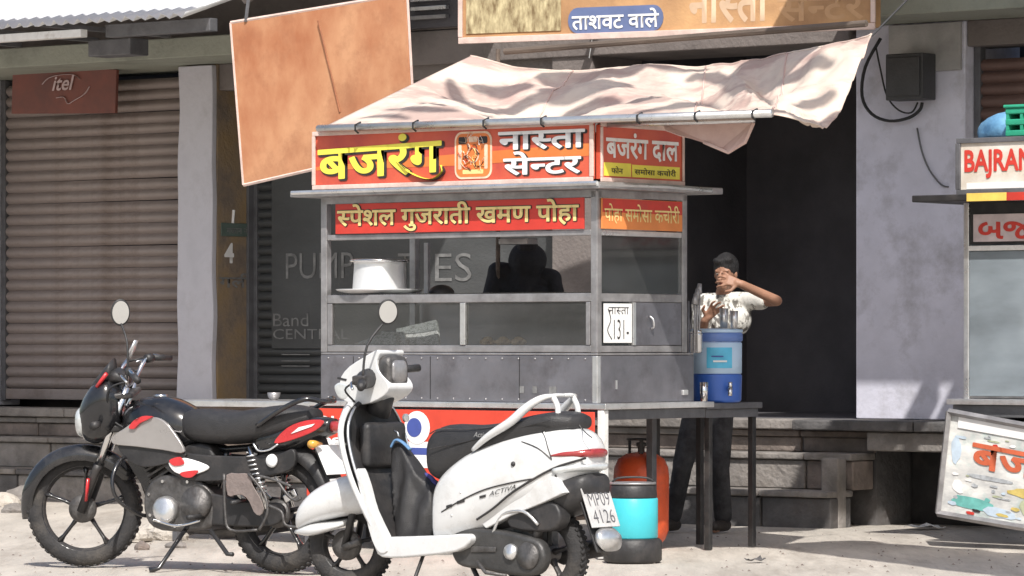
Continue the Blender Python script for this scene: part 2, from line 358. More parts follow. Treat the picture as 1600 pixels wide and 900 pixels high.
wall('lintel', xd2, xe, .05, .4, 3.1, 3.3, m_conc2)
wall('lintel', xg, X(1700), .02, .3, 3.13, 3.3, m_conc2)
wall('shade_slab', X(400, -1.5), X(725, -1.), -1.85, -.012, 4.2, 4.36, m_conc)  # added slab out of view, there to shade the charcoal shutter
wall('shade_slab', X(1420, -1.), X(1700)+4, -2.25, -.012, 4.4, 4.56, m_conc)  # second added slab out of view, keeps the right wall shaded
for dx_ in (.42, .66, 1.6): wall('shade_joist', X(1420)+1.75+dx_, X(1420)+1.75+dx_+.10, -2.85, -2.251, 4.3, 4.5, m_wood)  # added unseen beams that throw slanting shadows on the lit wall strip
# ventilator louvres between the boards
vt = wall('ventilator', X(632, -.1), X(718, -.1), -.08, -.02, 3.46, 4.0, m_dark)
for i in range(7):
    z = 3.52+i*.065
    mk('louvre', box(X(645, -.1), X(700, -.1), -.13, -.085, z, z+.028), m_alu if i else m_steel2, vt, bevel=.003)
# dark shop interior behind the open shutter
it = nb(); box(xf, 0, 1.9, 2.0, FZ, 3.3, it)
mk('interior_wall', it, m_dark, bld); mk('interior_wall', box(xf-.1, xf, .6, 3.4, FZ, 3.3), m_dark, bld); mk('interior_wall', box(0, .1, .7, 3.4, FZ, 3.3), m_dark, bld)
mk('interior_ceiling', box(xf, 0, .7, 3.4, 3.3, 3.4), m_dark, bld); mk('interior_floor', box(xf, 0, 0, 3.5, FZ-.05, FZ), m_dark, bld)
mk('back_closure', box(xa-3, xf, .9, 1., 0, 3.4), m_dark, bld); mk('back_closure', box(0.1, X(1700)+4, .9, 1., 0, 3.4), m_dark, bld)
# bits of conduit, meter board, painted marks
mk('cover_board', box(X(1392), X(1504), -.03, -.003, G.p(1450, 112)[1], 3.29), mat('pale_board', (.40, .39, .38), .8, scale=4), bld, bevel=.004)
bx = mk('meter_box', box(X(1409), X(1467), -.2, -.035, G.p(1440, 158)[1], G.p(1440, 86)[1]), mat('meter_box_black', (.05, .05, .052), .5, scale=4), bld, bevel=.008)
mk('box_lid', box(X(1413), X(1463), -.212, -.201, G.p(1440, 152)[1], G.p(1440, 92)[1]), bx.data.materials[0], bx, bevel=.004)
for i, pts in enumerate([[(1376, 60), (1352, 105), (1347, 150), (1362, 178), (1390, 189), (1420, 184), (1437, 172), (1441, 160)],
                         [(1368, 70), (1376, 110), (1386, 150), (1404, 172), (1424, 176), (1434, 160)],
                         [(1433, 200), (1440, 235), (1452, 265), (1470, 288), (1482, 292)]]):
    mk('cable', tube(spline([G.v(a, b, -.06 if i < 2 else -.012) for a, b in pts], 4), .011 if i == 0 else .006, 6), m_cable if i < 2 else m_rail, bld, smooth=True)
cv = X(335, .03)
# pillar side marks: local +x face
def side(px_t, z): return Vector((xd2+.001, .03+px_t*.5, z))
mk('address_plate', box(xd2+.001, xd2+.012, .07, .40, 2.0, 2.1), mat('plate_green', (.10, .14, .12), .7, scale=5), bld, bevel=.003)
letter('मकान नं', bld, m_grey, (xd2+.014, .12, 2.02), (0, 1, 0), (0, 0, 1), .055, .24)
letter('4', bld, m_pw, (xd2+.003, .11, 1.80), (0, 1, 0), (0, 0, 1), .145, .10, bold=.04)
letter('गली', bld, m_grey, (xd2+.003, .05, 1.61), (0, 1, 0), (0, 0, 1), .11, .36, bold=.02)
mk('chalk_stroke', tube([(xd2+.004, .2, 2.1), (xd2+.006, .21, 2.2)], .012, 6), m_pw, bld)

# roller shutters
def slatmesh(w, h, name, m):
    pr = []
    for i in range(7):
        t = i/6; pr.append((-.030*sin(pi*t)**.7-.001, h*(.04+.9*t)))
    bm = nb(); a = [bm.verts.new((0, y, z)) for y, z in pr]; b = [bm.verts.new((w, y, z)) for y, z in pr]
    c = [bm.verts.new((0, .004, 0)), bm.verts.new((w, .004, 0)), bm.verts.new((0, .004, h)), bm.verts.new((w, .004, h))]
    for i in range(6): bm.faces.new([a[i], b[i], b[i+1], a[i+1]])
    bm.faces.new([c[0], c[1], b[0], a[0]]); bm.faces.new([a[6], b[6], c[3], c[2]])
    me = bpy.data.meshes.new(name); bmesh.ops.recalc_face_normals(bm, faces=bm.faces[:]); bm.to_mesh(me); bm.free(); me.materials.append(m)
    for f in me.polygons: f.use_smooth = True
    return me
def shutter(x0, x1, y, z0, z1, pitch, m, label):
    t = thing('roller_shutter', label, 'shutter', loc=(G.o[0], G.o[1], 0), rz=G.rz)
    n = int((z1-z0-.12)/pitch); me = slatmesh(x1-x0-.08, pitch, 'slat', m)
    for i in range(n):
        mk('slat', me, None, t, loc=(x0+.04, y+random.uniform(-.003, .003), z0+.1+i*pitch), rot=(random.uniform(-.05, .05), random.uniform(-.0025, .0025), random.uniform(-.003, .003)))
    mk('bottom_bar', box(x0+.04, x1-.04, y-.03, y+.015, z0+.01, z0+.095), m, t, bevel=.006)
    xm_ = (x0+x1)/2
    mk('pull_handle', tube([(xm_-.12, y-.035, z0+.05), (xm_-.1, y-.07, z0+.05), (xm_+.1, y-.07, z0+.05), (xm_+.12, y-.035, z0+.05)], .008, 6), m_alu, t); mk('padlock', box(x1-.4, x1-.35, y-.065, y-.035, z0+.0, z0+.06), m_steel2, t, bevel=.006)
    for a, b in ((x0, x0+.05), (x1-.05, x1)): mk('guide_rail', box(a+.001, b-.001, y-.04, y+.03, z0, z1), m_rail, t, bevel=.004)
    return t
s1 = shutter(X(4, .38), xc+.35, .40, FZ+.04, 3.298, .0865, m_shut, 'closed brown roller shutter at the left with a maroon phone sign on it')
sg = mk('sign_panel', quadslab([G.v(22, 178, .02), G.v(184, 177, .02), G.v(186, 109, .02), G.v(24, 107, .02)][::-1], -.03), mat('sign_maroon', (.17, .07, .06), .6, var=.15, scale=3, c2=(.24, .08, .06), bump=.05), s1, bevel=.003)
a0 = G.v(82, 142, -.02); letter('itel', sg, m_grey if 0 else mat('print_pale_pink', (.55, .42, .42), .7, var=.1, scale=9, bump=0), a0, (1, 0, 0), (0, 0, 1), .115, .24, bold=.018, shear=.3, lift=.004)
mp = bpy.data.materials['print_pale_pink']
mk('swoosh', tube(spline([G.v(a, b, -.02) for a, b in [(66, 132), (76, 122), (95, 117), (115, 117), (125, 124)]], 4), .008, 5, flat=.3), mp, sg)
mk('swoosh', tube(spline([G.v(a, b, -.02) for a, b in [(140, 135), (132, 147), (116, 157), (106, 162), (100, 152), (88, 153)]], 4), .008, 5, flat=.3), mp, sg)
s2 = shutter(xd2+.004, xe+.15, .46, FZ+.02, 3.1, .07, m_shut2, 'closed charcoal roller shutter painted PUMP behind the food cart')
lt = mk('painted_notice', box(xd2+.2, xe-.1, .424, .428, 1.15, 2.6), m_shut2, s2, label='flat grey painted field with faded lettering')
def notice(s, px0, px1, y0, y1, **k):
    a = G.v(px0, y1, .42); b = G.v(px1, y1, .42); c = G.v(px0, y0, .42); letter(s, lt, m_grey, a, (1, 0, 0), (0, 0, 1), c.z-a.z, b.x-a.x, lift=.002, **k)
notice('PUMP', 447, 552, 396, 436, bold=-.005); notice('T', 622, 645, 396, 436, bold=-.005); notice('ES', 680, 737, 396, 440, bold=-.005)
notice('Band', 427, 482, 490, 510, bold=0.); notice('CENTRAL', 427, 545, 514, 530, bold=0.)
for yy in (553, 563, 571): notice('—', 440, 484, yy, yy+1.6)
s3 = shutter(xg+.004, X(1700), .14, FZ+.02, 3.15, .08, m_shut3, 'dark maroon roller shutter at the right edge above the second stall')

# ------------------------------------------------------------ plinth and steps, stone by stone
stp = thing('stone_steps', 'three stone steps running along the front of the shops', 'steps', G)
xl, xr = X(-60)-3, X(1318, -.6)
mk('plinth_core', box(xl, X(1318, -.6), -.2, .89, -.1, FZ-.075), m_stone3, stp)
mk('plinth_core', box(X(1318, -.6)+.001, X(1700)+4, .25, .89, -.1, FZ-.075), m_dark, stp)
rows = [(-.78, -.5, 0, .235, m_stone3), (-.51, -.23, .235, .47, m_stone), (-.25, -.01, .47, .615, m_stone2)]
for ri, (y0, y1, z0, z1, mm) in enumerate(rows):
    x = xl; i = 0
    while x < xr-.02:
        w = random.uniform(.55, .95); x1 = min(xr, x+w)
        if xr-x1 < .25: x1 = xr
        j = random.uniform(-.012, .012)
        mk('riser_stone', box(x+.006, x1-.006, y0+.03+j, y1, z0 if z0 else -.05, z1-.045), random.choice([mm, mm, m_stone2, m_stone]), stp, bevel=.012)
        mk('tread_slab', box(x+.003, x1-.003, y0+j*.6, y1+.02, z1-.042, z1+random.uniform(-.004, .004)), random.choice([m_stone, mm]), stp, bevel=.01)
        x = x1; i += 1
x = xl
while x < X(1700)+3:
    x1 = x+random.uniform(.9, 1.4); over = x1 > xr
    mk('floor_slab', box(x+.003, x1-.003, -.3 if not over else -.42, (.0 if x1 < xf or x > 0 else .45), FZ-.07, FZ+random.uniform(-.004, .003)), m_stone if not over else m_stone3, stp, bevel=.012); x = x1
mk('end_post', box(X(1290, -.6), xr, -.66, -.56, -.05, .45), m_stone, stp, bevel=.015)
mk('support_beam', box(xr+.02, X(1700)+3, -.36, -.2, FZ-.2, FZ-.075), m_stone, stp, bevel=.012)
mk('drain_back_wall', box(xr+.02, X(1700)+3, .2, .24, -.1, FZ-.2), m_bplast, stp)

def sunward(P, z): return P+sd*((z-P.z)/sd.z)
def gl(x, y): return Vector((G.o[0]+x*G.h[0]+y*G.l[0], G.o[1]+x*G.h[1]+y*G.l[1], 0))
def grd(px, py): Y = CH*FPX/(py-HOR); return W(px, py, Y)
PA = [gl(X(1165, -.8), -1.5), gl(.24, -2.2), gl(.24, .2), gl(X(1165, -.8), .2)]; PB = [grd(1165, 850), grd(1640, 910), grd(1720, 872), grd(1330, 843)]
cn = thing('shade_canopy', 'added unseen cloth canopy that shades the steps and ground at the right', 'canopy')  # added out of view to cast shade, outlined from the shadow on the ground
cn2 = thing('shade_canopy', 'added unseen cloth canopy that shades the left shop steps', 'canopy')  # added out of view to keep the left steps in shade
PC = [gl(-22, -.85), gl(X(300)-.05, -.85), gl(X(300)-.05, .25), gl(-22, .25)]
for P_, cn in ((PA, cn), (PB, cn), (PC, cn2)):
    bm = nb(); q = [sunward(p, 4.7) for p in P_]; n = 14; g = [[bm.verts.new(q[0].lerp(q[1], i/n).lerp(q[3].lerp(q[2], i/n), j/n)+Vector((noise.noise(Vector((i*.5, j*.5, 1)))*.12, noise.noise(Vector((i*.5, j*.5, 7)))*.10, -.12*sin(pi*i/n)*sin(pi*j/n)))) for j in range(n+1)] for i in range(n+1)]
    for i in range(n):
        for j in range(n): bm.faces.new([g[i][j], g[i+1][j], g[i+1][j+1], g[i][j+1]])
    mk('canvas', bm, m_tarp2, cn, smooth=True, solid=.01)

# ------------------------------------------------------------ corrugated roof and things under it
rf_ = thing('corrugated_roof', 'white corrugated tin roof sheet sloping out over the left shop', 'roof', G)
ye = -2.2; xr0 = X(290, ye)
bm = nb(); N = 300; x0 = xr0-11.4
q = []
for i in range(N+1):
    x = x0+(xr0-x0)*i/N; w = .022*sin(2*pi*i/N*11.4/.115)
    q.append((bm.verts.new((x, ye, 3.44+w)), bm.verts.new((x, .6, 3.44+2.8*.31+w))))
for a, b in zip(q, q[1:]): bm.faces.new([a[0], b[0], b[1], a[1]])
mk('sheet', bm, m_tin, rf_, smooth=True, solid=.004)
mk('purlin', box(x0, X(118, ye), ye+.05, ye+.12, 3.34, 3.395), m_white, rf_, bevel=.004)
mk('purlin', box(X(118, ye), xr0-.05, ye+.3, ye+.38, 3.35, 3.44), m_rail, rf_, bevel=.004)
for px in (30, 150, 262): mk('bracket', box(X(px, -.6), X(px, -.6)+.05, -2.05, -.62, 3.452, 3.485), m_rail, rf_, bevel=.004)
mk('gutter_box', box(X(152, -1.2), X(218, -1.2), -1.3, -1.1, 3.28, 3.40), m_rail, rf_, bevel=.01)

# ------------------------------------------------------------ orange board
tl, tr_, br, bl = W(362, 36, 25.4), W(637, -9, 24.6), W(650, 228, 24.6), W(382, 289, 25.4)
bo = bpy.data.objects
ob = thing('hanging_board', 'large faded orange board hung crooked beside the food cart roof', 'board', loc=bl)
L_ = lambda v: v-bl
mk('panel', quadslab([L_(tl), L_(tr_), L_(br), L_(bl)], -.025), m_board, ob, bevel=.004)
def bar(a, b, r, m, p, name='frame_bar', n=6): return mk(name, tube([a, b], r, n), m, p)
ow = Vector((-.1, -.95, 0))*.02
for a, b in ((tl, tr_), (tl, bl), (bl, br), (tr_, br)): bar(L_(a)+ow, L_(b)+ow, .013 if a is not tr_ else .009, m_pinkfr, ob)
mk('seam', tube([L_(W(497, 32, 24.95)), L_(W(512, 95, 24.93)), L_(W(531, 175, 24.9))], .006, 5), mat('seam_brown', (.3, .12, .06), .8), ob)
bar(L_(W(388, 0, 25.3)), L_(W(384, 34, 25.3)), .012, m_rail, ob, 'hanger'); bar(L_(W(384, 0, 26.4)), L_(W(470, -60, 25.4)), .03, m_conc2, ob, 'prop')

# ------------------------------------------------------------ big shop signboard
SB = Frame(W(720, 0, 26.1).x, 26.1, W(1365, 0, 24.87).x-W(720, 0, 26.1).x, -1.23)
sbt = thing('shop_signboard', 'wide tan shop signboard with a blue oval of white letters above the tarp', 'signboard', SB)
wS = SB.x(1366); zb = 3.18
mk('panel', box(0, wS, 0, .12, zb, 4.1), m_big, sbt, bevel=.004)
mk('frame_bar', box(-.01, wS+.01, -.022, .0, zb-.02, zb+.022), m_pinkfr, sbt, bevel=.004)
for a in (-.012, wS-.018): mk('frame_bar', box(a, a+.03, -.0225, .0, zb+.024, 4.1), m_pinkfr, sbt, bevel=.004)
m_pic = mat('picture_print', (.30, .20, .09), .7, var=.4, scale=9, bump=0, c2=(.66, .56, .33), stretch=(2.2, 1, .8))
mk('picture_panel', box(SB.x(729), SB.x(877), -.008, -.001, zb+.045, 4.0), m_pic, sbt, bevel=.002)
el = nb(); a, b = SB.x(888), SB.x(1037); zc0 = SB.p(960, 30)[1]; hh = .083
pr = [(a+hh*.8-hh*.8*sin(t), zc0+hh*cos(t)) for t in [pi*i/8 for i in range(9)]]+[(b-hh*.8+hh*.8*sin(t), zc0-hh*cos(t)) for t in [pi*i/8 for i in range(9)]]
slab(pr, -.006, -.001, el); pl = mk('name_oval', el, mat('oval_blue', (.13, .17, .32), .5, var=.1, scale=5, bump=0), sbt)
letter('ताशवट वाले', pl, m_pw, (a+.03, -.008, zc0-.062), (1, 0, 0), (0, 0, 1), .125, b-a-.06, bold=.02)
m_fad = mat('print_faded_tan', (.60, .42, .28), .6, var=.08, scale=9, bump=0); m_fad2 = mat('print_more_faded', (.53, .31, .16), .6, var=.08, scale=9, bump=0)
letter('नास~ता', sbt, m_fad, (SB.x(1076), 0, zb+.06), (1, 0, 0), (0, 0, 1), .21, SB.x(1200)-SB.x(1076), bold=.03, lift=.0006)
letter('सेन~टर', sbt, m_fad2, (SB.x(1215), 0, zb+.05), (1, 0, 0), (0, 0, 1), .21, SB.x(1350)-SB.x(1215), bold=.02, lift=.0006)
bar((.95, -.01, zb-.02), (.93, -.01, zb-.14), .004, m_alu, sbt, 'tie_wire'); 
mk('support_bar', box(.2, .25, .12, 1.7, 3.5, 3.55), m_rail, sbt); mk('support_bar', box(2.4, 2.45, .12, 1.4, 3.5, 3.55), m_rail, sbt)

# ------------------------------------------------------------ food cart
cart = thing('food_cart', 'steel and glass snack cart with red and yellow signs parked before the shops', 'food cart', CT)
LX, DP = -2.03, .86
def cz(py): return CH-(py-HOR)/FPX*22.1
mk('table_top', box(-2.08, .095, -.05, 1.0, .828, .862), m_alu, cart, bevel=.004)
mk('table_apron', box(-2.04, .06, -.02, .96, .77, .826), m_rail, cart, bevel=.004)
for (x, y, m) in ((.055, -.045, m_white), (-2.03, -.02, m_white), (-.32, .93, m_rail), (-2.03, .93, m_rail)):
    mk('leg', box(x-.02, x+.025, y, y+.045, 0, .826), m, cart, bevel=.004)
mk('under_shelf', box(-2.0, -.5, .1, .9, .18, .2), m_wood, cart)
# lower steel box
mk('front_panel', box(LX, -.035, .0, .02, .864, 1.128), m_steel, cart, bevel=.003)
mk('side_panel', box(-.02, .0, .036, .93, .864, 1.128), m_steel, cart, bevel=.003)
mk('side_panel', box(LX, LX+.02, .022, .93, .864, 1.128), m_steel, cart, bevel=.003)
mk('back_panel', box(LX+.022, -.022, .9, .92, .864, 1.44), m_steel, cart)
mk('panel_handle', box(.001, .008, .17, .18, .94, .99), m_alu, cart); mk('latch', box(-.012, .012, .81, .86, .9, .93), m_alu, cart, bevel=.004)
for i, px in enumerate((812, 832, 858)): mk('sticker', box(CT.x(px, -.003), CT.x(px, -.003)+.03+.02*(i == 2), -.0035, -.001, .915, .955), m_grey, cart)
mk('deck', box(LX, -.001, .001, .93, 1.13, 1.142), m_steel2, cart, bevel=.003)
# posts
for (x, y) in ((-.045, 0), (LX, 0), (-.045, DP-.04), (LX, DP-.04)):
    mk('corner_post', box(x, x+.045, y, y+.045, 1.144, 2.05), m_steel2, cart, bevel=.004)
mk('corner_post', box(-.035, .0, .0, .035, .864, 1.127), m_alu, cart, bevel=.004)
# rails
def frail(z0, z1, m=m_steel2, y0=.003, y1=.03, nm='rail'): mk(nm, box(LX+.046, -.046, y0, y1, z0, z1), m, cart, bevel=.004)
def srail(z0, z1, m=m_steel2, nm='rail'):
    mk(nm, box(-.03, -.003, .046, DP-.042, z0, z1), m, cart, bevel=.004)
frail(1.43, 1.478); frail(1.146, 1.185); srail(1.43, 1.476); srail(1.146, 1.183, m_steel2); frail(1.80, 1.832); srail(1.80, 1.831, m_alu)
mk('shelf', box(LX+.047, -.047, .05, DP-.05, 1.475, 1.485), g_pane, cart)
mk('rail', box(LX+.046, -.046, DP-.03, DP-.005, 1.43, 1.475), m_steel2, cart)
mk('mullion', box(CT.x(719), CT.x(727), -.004, .028, 1.187, 1.428), m_alu, cart, bevel=.003)
mk('mullion', box(LX+.05, LX+.085, .0, .03, 1.187, 1.428), m_steel2, cart, bevel=.003)
mk('mullion', box(-.08, -.05, .0, .03, 1.187, 1.428), m_steel2, cart, bevel=.003)
ym = [l for l in [.34]][0]
mk('mullion', box(-.034, .003, .335, .365, 1.185, 1.428), m_alu, cart, bevel=.003)
mk('side_door', box(-.02, -.006, .368, DP-.045, 1.186, 1.428), m_steel, cart, bevel=.002); mk('door_handle', tube(spline([(0, .50, 1.35), (.02, .505, 1.33), (.02, .51, 1.29), (0, .515, 1.28)], 4), .006, 6), m_alu, cart, smooth=True)
for a, b in ((LX+.086, CT.x(719)-.002), (CT.x(727)+.002, -.082)): mk('glass_pane', box(a, b, .012, .016, 1.186, 1.429), g_pane, cart)
mk('back_rail_post', box(CT.x(664, .8), CT.x(664, .8)+.03, .79, .815, 1.48, 1.8), m_steel2, cart)
mk('glass_pane', box(-.018, -.014, .047, .334, 1.184, 1.429), g_pane, cart)
mk('glass_pane', box(-.018, -.014, .047, DP-.043, 1.478, 1.799), g_pane, cart)
mk('hanging_tray', box(CT.x(787, .3), CT.x(832, .3), .25, .35, 1.765, 1.80), m_steel2, cart, bevel=.004)
ps = mk('price_sheet', box(-.001, .004, .06, .322, 1.20, 1.42), m_card, cart)
letter('नास~ता', ps, m_blk, (.004, .10, 1.36), (0, 1, 0), (0, 0, 1), .04, .19, bold=-.005)
letter('131-', ps, m_blk, (.004, .15, 1.22), (0, 1, 0), (0, 0, 1), .11, .14, bold=-.01)
mk('pen_stroke', tube(spline([(.006, .095, 1.39), (.006, .12, 1.33), (.006, .09, 1.27), (.006, .13, 1.22)], 4), .003, 4), m_blk, ps)
for z_ in (.88, 1.11):
    for k in range(17): mk('rivet', ball(nb(), (LX+.06+k*.118, -.001, z_), .006, u=8, v=6), m_steel2, cart, smooth=True)
for q_ in ((LX+.25, .93), (-1.2, 1.0), (-.55, .95)): mk('sheet_seam', box(q_[0], q_[0]+.004, -.002, -.0005, .875, 1.12), m_bplast, cart)
# small signs
ss = mk('small_sign', box(CT.x(524, -.012), CT.x(912, -.012), -.012, -.001, 1.836, cz(308)), m_red2, cart, bevel=.002, label='long red strip sign with cream letters')
mk('lower_letter_shadow', box(0, .001, 0, .001, 0, .001), m_blk, ss) if 0 else None
wlet = CT.x(905, -.012)-CT.x(528, -.012)
for mm, bo_, lf_ in ((m_blk, .05, .001), (m_cream, .024, .0025)):
    letter('स~पेशल गुजराती खमण पोहा', ss, mm, (CT.x(528, -.012)-(bo_-.008)*.1+(.006 if mm is m_blk else 0), -.013, 1.848-(bo_-.008)*.1), (1, 0, 0), (0, 0, 1), .158+(bo_-.008)*.2, wlet, bold=bo_, lift=lf_)
s2n = mk('small_sign', box(.002, .012, .03, .80, 1.836, cz(309)), m_red_lit, cart, bevel=.002, label='short red strip sign on the cart side, its lower part painted sunlit orange')
mk('sign_shade_band', box(.0125, .0135, .035, .795, 1.93, 2.005), m_red2, s2n)  # red band paints the shaded top; orange below paints the sunlit part
letter('पोहा समोसा कचोरी', s2n, m_cream, (.0125, .05, 1.865), (0, 1, 0), (0, 0, 1), .115, .72, bold=.012)
# roof plate
rp = mk('roof_plate', box(-2.17, .10, -.115, 1.08, 2.055, 2.092), m_steel2, cart, bevel=.005)
mk('roof_plate_edge', tube([(.09, -.12, 2.08), (.105, .5, 2.085), (.105, .95, 2.075)], .014, 6), m_alu, cart)
mk('roof_plate_edge', tube([(-2.15, -.12, 2.08), (.09, -.12, 2.085)], .013, 6), m_alu, cart)
mk('fascia_band', box(LX+.01, -.01, -.0, .012, cz(308)+.002, 2.053), m_steel2, cart)
mk('fascia_band', box(-.012, .0, .013, DP, cz(308)+.002, 2.053), m_steel2, cart)
# main signs
z0, z1 = 2.112, 2.425; xl2 = CT.x(492, -.03)
fs = mk('main_sign', box(xl2, -.012, -.03, .0, z0, z1), m_red, cart, bevel=.002, label='big red front sign with yellow and white letters')
fr_ = [box(xl2-.01, .0, -.045, -.031, z1-.012, z1+.014), box(xl2-.01, .0, -.045, -.031, z0-.014, z0+.012), box(xl2-.012, xl2+.01, -.046, -.031, z0+.013, z1-.013), box(-.022, .004, -.046, -.031, z0+.013, z1-.013)]
for b_ in fr_: mk('sign_frame', b_, m_pinkfr, fs, bevel=.003)
m_or2 = mat('sign_orange_print', (.72, .20, .05), .4, var=.12, scale=5, bump=0)  # plain orange print of the band and badge
mk('printed_band', slab([(xl2+.012, z0+.12), (-.9, z0+.17), (-.03, z0+.20), (-.03, z0+.13), (-.9, z0+.10), (xl2+.012, z0+.10)], -.0315, -.0305), m_or2, fs)
def fx(px): return CT.x(px, -.03)
def F(px, py): return CT.v(px, py, -.032)
for mm, bo_, lf_ in ((m_blk, .05, .0015), (m_yel, .024, .003)):
    dx = .012 if mm is m_blk else 0
    letter('बजरंग', fs, mm, (fx(498)+dx, -.032, cz(274)+.018-dx*.6), (1, 0, 0), (0, 0, 1), .235, fx(690)-fx(498), bold=bo_, lift=lf_,
           warp=lambda a, b: (a, b+a*.03))
    sw = [F(a, b) for a, b in [(620, 252), (640, 268), (662, 278), (680, 279), (693, 268), (690, 258)]]
    mk('swash', tube([p+Vector((dx, -.001-lf_, -dx*.6)) for p in spline(sw, 5)], [.004+.024*sin(pi*min(1, i/27)) for i in range(26)], 6, flat=.06), mm, fs)
for st, a, b, y0_, y1_ in (('नास~ता', 780, 914, 207, 235), ('सेन~टर', 788, 908, 238, 274)):
    for mm, bo_, lf_ in ((m_blk, .05, .0015), (m_pw, .028, .003)):
        dx = .01 if mm is m_blk else 0
        za = CT.p(a, y1_, -.03)[1]; zc1 = CT.p(a, y0_, -.03)[1]
        letter(st, fs, mm, (fx(a)+dx, -.032, za-dx*.6), (1, 0, 0), (0, 0, 1), (zc1-za), fx(b)-fx(a), bold=bo_, lift=lf_)
# plain ornamental badge
cxm, czm = fx(740), (z0+z1)/2; bw, bh = .135, .135
def rrect(cx, cz_, w, h, r):
    pr = []
    for qx, qz, a0_ in ((1, 1, 0), (-1, 1, 90), (-1, -1, 180), (1, -1, 270)):
        for t in range(0, 91, 15): pr.append((cx+qx*(w-r)+r*cos(radians(a0_+t)), cz_+qz*(h-r)+r*sin(radians(a0_+t))))
    return pr
m_pale = mat('print_pale_cream', (.80, .58, .42), .5, var=.15, scale=14, bump=0)
bd = mk('badge', slab(rrect(cxm, czm, bw, bh, .05), -.034, -.0305), m_pale, fs)
mk('badge_field', slab(rrect(cxm, czm, bw-.012, bh-.012, .042), -.0355, -.0345), m_or2, fs)
random.seed(5)
for i in range(46):
    a_0, r_0 = random.uniform(0, 2*pi), random.uniform(.02, .11); p0_ = Vector((cxm+cos(a_0)*r_0, -.0365-.00008*i, czm+sin(a_0)*r_0)); an = random.uniform(0, pi); ln = random.uniform(.012, .03); cvv = random.uniform(-.012, .012)
    mk('badge_ornament', tube(spline([p0_-Vector((cos(an), 0, sin(an)))*ln, p0_+Vector((-sin(an), 0, cos(an)))*cvv, p0_+Vector((cos(an), 0, sin(an)))*ln], 3), random.uniform(.003, .007), 5, flat=.15), random.choice([m_pale, m_cream, m_pale, m_blk, m_red, m_pw]), fs)
for i, (dx, dz, w, h) in enumerate([(-.075, .085, .03, .02), (.075, .085, .03, .02), (-.095, -.01, .012, .07), (.095, -.01, .012, .07), (0, -.095, .075, .012), (0, .09, .03, .016)]):
    mk('badge_ornament', slab(rrect(cxm+dx, czm+dz, w, h, min(w, h)*.5), -.037, -.036), [m_blk, m_blk, m_pale, m_pale, m_cream, m_pale][i], fs)
for r_, m_ in ((.045, m_pale), (.037, m_or2)):
    mk('badge_ring', lathe([(r_, -.0375-(.062-r_)*.02), (r_, -.0365-(.062-r_)*.02)], (cxm, 0, czm), 'Y', 20), m_, fs)
for b_, nm in ((box(xl2, xl2+.02, 0.001, .8, z0, z1), 'sign_box_side'), (box(xl2+.021, -.01, .78, .8, z0, z1), 'sign_box_back')): mk(nm, b_, m_rail, cart)
sd2 = mk('main_sign', box(-.008, .02, .0, .80, z0-.0, z1-.01), m_red, cart, bevel=.002, label='narrow red side sign with white letters over a yellow strip')
for b_ in (box(.0205, .032, -.0, .8, z1-.02, z1+.01), box(.0205, .032, .0, .8, z0-.014, z0+.01), box(.0205, .03, -.0, .02, z0+.011, z1-.021), box(.0205, .03, .78, .8, z0+.011, z1-.021)): mk('sign_frame', b_, m_pinkfr, sd2, bevel=.003)
letter('बजरंग दाल', sd2, m_pw, (.0205, .055, z0+.115), (0, 1, 0), (0, 0, 1), .15, .69, bold=.03)
mk('yellow_strip', box(.0205, .022, .035, .29, z0+.02, z0+.095), m_yel, sd2); mk('yellow_strip', box(.0205, .022, .30, .76, z0+.02, z0+.09), m_yel, sd2)
letter('फोन', sd2, m_blk, (.023, .10, z0+.035), (0, 1, 0), (0, 0, 1), .04, .11, bold=.01); letter('समोसा कचोरी', sd2, m_blk, (.023, .32, z0+.035), (0, 1, 0), (0, 0, 1), .04, .4, bold=.01)
# red banner under the table
bn = mk('banner', box(CT.x(480, -.07), .032, -.075, -.062, .30, .815), mat('banner_red', (.66, .065, .035), .5, var=.1, scale=4, bump=.15, bscale=8), cart, bevel=.002, label='red banner with white numbers and a blue and white emblem')
mk('banner_frame', box(-.055, -.052+.0, -.075, -.06, .30, .80), m_white, bn) if 0 else None
def bxp(px): return CT.x(px, -.077)
letter('JG16', bn, m_pw, (bxp(484), -.077, CT.p(484, 672, -.077)[1]), (1, 0, 0), (0, 0, 1), .085, bxp(540)-bxp(484), bold=.03)
letter('888', bn, m_pw, (bxp(484), -.077, CT.p(484, 696, -.077)[1]), (1, 0, 0), (0, 0, 1), .05, bxp(535)-bxp(484), bold=.03)
zs = CT.p(650, 690, -.077)[1]
mk('white_stripe', box(bxp(500), bxp(705), -.0765, -.0755, zs-.15, zs+.0), m_pw, bn); mk('blue_stripe', box(bxp(500), bxp(705), -.078, -.077, zs-.075, zs-.035), m_pb, bn)
cxb, czb = bxp(652), CT.p(652, 668, -.077)[1]
mk('emblem_ring', lathe([(.095, -.0795), (.095, -.0785)], (cxb, 0, czb), 'Y', 24), m_pw, bn); mk('emblem_core', lathe([(.055, -.0815), (.055, -.0805)], (cxb-.02, 0, czb), 'Y', 24), m_pb, bn)

